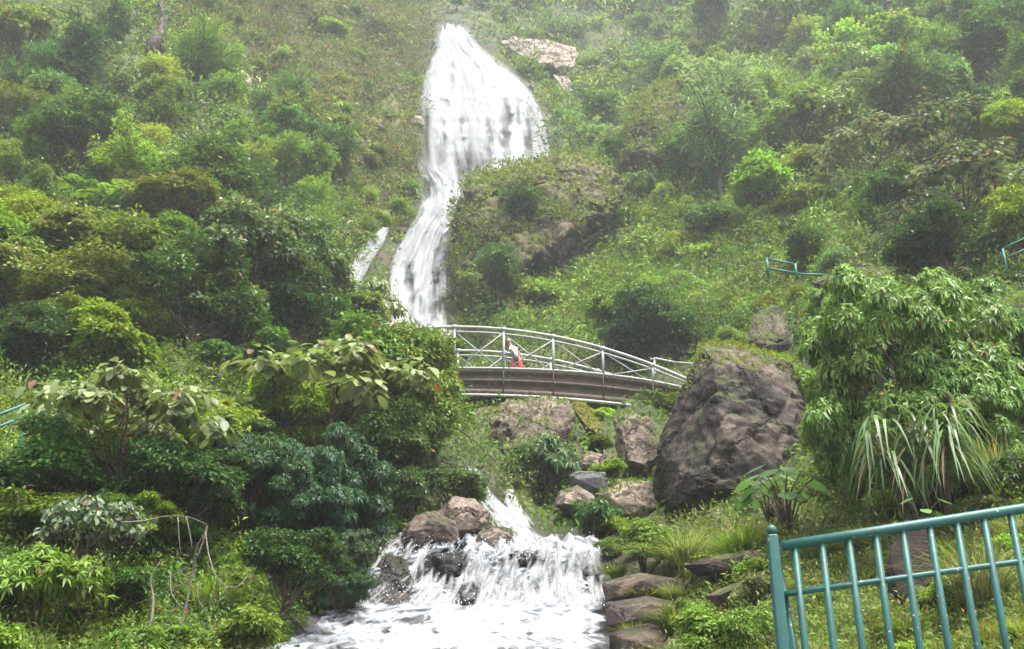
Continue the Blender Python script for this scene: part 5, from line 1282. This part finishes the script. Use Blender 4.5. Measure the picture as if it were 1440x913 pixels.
def thicket(name, label, ncl, pick, sizes, tints, per=85, flat=(.6, 1.3), kinds=(.5, .25, .25), keep=0):
    """a tangled canopy of overlapping mounds, each of its own size, leaf and colour"""
    ax, ay = [], []; got = 0
    while got < ncl:
        px = rng.uniform(-420, 1860, 40000); py = rng.uniform(-150, 960, 40000)
        k = pick(px + rng.normal(size=px.shape) * 9, py + rng.normal(size=px.shape) * 7) & ~near_water(px, py - 6, 8)
        ax.append(px[k]); ay.append(py[k]); got += int(k.sum())
    px, py = np.concatenate(ax)[:ncl], np.concatenate(ay)[:ncl]
    P = ground(px, py); sl_ = slant(py, P[:, 1]) / F
    size = sizes[0] + (sizes[1] - sizes[0]) * rng.random(ncl) ** 1.5
    g = Geo(); cols_ = []
    tints = np.array(tints)
    tone = blur(rng.normal(size=LY.shape), 14); tone /= tone.std()
    ti = np.clip(np.round((px - GX[0]) / 10).astype(int), 0, len(GX) - 1); tj = np.clip(np.round((py - GY[0]) / 10).astype(int), 0, len(GY) - 1)
    for i in range(ncl):
        r = size[i] * sl_[i] * .5; kd = rng.choice(3, p=kinds); m = int(per * rng.uniform(.6, 1.2) * (size[i] / sizes[1]) ** .7) + 14
        n_ = unit(gN(px[i], py[i]) * .6 + np.array([0, 0, .7])); fl = rng.uniform(*flat)
        d = sph(m, -.25); lob = 1 + .42 * np.sin(d[:, 0] * 3 + i) * np.cos(d[:, 1] * 3.7 + i * 2) + rng.normal(size=m) * .12 + (rng.random(m) < .12) * rng.uniform(.1, .55, m)
        q = P[i] + d * r * lob[:, None] * (rng.uniform(.4, 1.05, m) ** .5)[:, None] * np.array([rng.uniform(.8, 1.4), 1, fl])
        Lp = rng.uniform(5, 9) if kd == 0 else rng.uniform(8, 15)
        L = max(Lp * sl_[i], .07); asp = (.5, .14, .24)[kd]
        dd = d * (.9, .5, .8)[kd] + np.array([0, 0, (.0, .9, -.35)[kd]]) + rng.normal(size=(m, 3)) * (.5, .3, .4)[kd]
        nr = d * .7 + n_ * .6 + rng.normal(size=(m, 3)) * .35
        g.tmpl(leaf_quads(q, dd, nr, L * rng.uniform(.6, 1.3, m), L * asp * rng.uniform(.7, 1.2, m), droop=.3), Q)
        c = tints[rng.integers(len(tints))] * rng.uniform(.75, 1.25) * (1 + .13 * np.clip(tone[tj[i], ti[i]], -2, 2))
        cols_.append(np.tile([*c, 1.0], (m * 4, 1)))
    me = g.mesh(name); a = me.attributes.new('tint', 'FLOAT_COLOR', 'POINT'); a.data.foreach_set('color', np.concatenate(cols_).astype(np.float32).reshape(-1))
    return tag(link(name, me, None, [THICK]), label, name.replace('_', ' '), kind='stuff')
notrock = lambda x, y: ~inpoly(x, y, [(560,560),(860,560),(880,500),(1010,480),(1160,480),(1160,730),(900,760),(560,760)])
thicket('thicket', 'tangled thicket of bushes and ferns covering the wooded slopes', 6500, lambda x, y: ~isH(x, y) & ~isG(x, y) & ~isB(x, y) & ~inpoly(x, y, LEDGEP) & notrock(x, y), (14, 84), [MID, MID, FRESH, FRESH, DARK, DARK, DARK, BLUE, OLIVE, YEL, PALE, DEEP], per=150, flat=(.6, 1.7))
thicket('bright_thicket', 'bright tangle of low bushes and grass on the open slope right of the waterfall', 1500, lambda x, y: isG(x, y) & notrock(x, y), (12, 60), [FRESH, FRESH, YEL, MID, PALE, OLIVE, DARK], kinds=(.4, .35, .25))
thicket('heath_tufts', 'low tufts of heath on the open slope left of the waterfall', 1300, isH, (8, 26), [OLIVE, OLIVE, MID, DARK, (.12, .105, .026), (.11, .13, .026), (.12, .085, .034), DARK], per=40, flat=(.35, .7), kinds=(.5, .3, .2))
# ------------------------------------------------------------------ haze, light, sky, render settings
m, nt, out = new_mat('thin_mist')
v = N(nt, 'ShaderNodeVolumePrincipled'); v.inputs['Color'].default_value = (.9, .95, 1, 1); v.inputs['Density'].default_value = .0010; v.inputs['Anisotropy'].default_value = .2
nt.links.new(v.outputs[0], out.inputs['Volume'])
vmin = TV.reshape(-1, 3).min(0); vmax = TV.reshape(-1, 3).max(0)
g = Geo(); lo = np.array([vmin[0] - 15, -40, min(vmin[2], -.4) - 1]); hi = np.array([vmax[0] + 15, vmax[1] + 15, vmax[2] + 12])
g.box((lo + hi) / 2, hi - lo)
tag(link('haze', g.mesh('haze'), None, [m]), 'thin pale mist hanging in the whole valley', 'haze', kind='stuff')

SUN_EL, SUN_AZ = 72.0, 130.0      # azimuth clockwise from +Y (into the picture): high, from the right
sd = Vector((math.sin(R(SUN_AZ)) * math.cos(R(SUN_EL)), math.cos(R(SUN_AZ)) * math.cos(R(SUN_EL)), math.sin(R(SUN_EL))))
sl = bpy.data.lights.new('sun', 'SUN'); sl.energy = 1.5; sl.angle = R(14); sl.color = (1, .96, .9)
so = bpy.data.objects.new('sun', sl); COL.objects.link(so); so.rotation_euler = sd.to_track_quat('Z', 'Y').to_euler()
w = bpy.data.worlds.new('World'); scn.world = w; w.use_nodes = True
nt = w.node_tree; nt.nodes.clear()
sky = nt.nodes.new('ShaderNodeTexSky'); sky.sky_type = 'NISHITA'; sky.sun_disc = False; sky.sun_elevation = R(SUN_EL); sky.sun_rotation = R(SUN_AZ)
sky.air_density = 1.0; sky.dust_density = 6.0; sky.ozone_density = .6
hsv = nt.nodes.new('ShaderNodeHueSaturation'); hsv.inputs['Saturation'].default_value = .35
bg = nt.nodes.new('ShaderNodeBackground'); bg.inputs[1].default_value = .085
ow = nt.nodes.new('ShaderNodeOutputWorld')
nt.links.new(sky.outputs[0], hsv.inputs['Color']); nt.links.new(hsv.outputs[0], bg.inputs[0]); nt.links.new(bg.outputs[0], ow.inputs[0])

vs = scn.view_settings; scn.display_settings.display_device = 'sRGB'
vs.view_transform = 'Standard'; vs.look = 'None'; vs.gamma = 1; vs.use_curve_mapping = False; vs.exposure = 2.42
scn.render.engine = 'CYCLES'
c = scn.cycles
c.max_bounces = 6; c.diffuse_bounces = 3; c.glossy_bounces = 2; c.transmission_bounces = 3; c.transparent_max_bounces = 24; c.volume_bounces = 1
c.use_denoising = True; c.denoiser = 'OPENIMAGEDENOISE'; c.caustics_reflective = False; c.caustics_refractive = False
c.sample_clamp_indirect = 6
scn.render.film_transparent = False
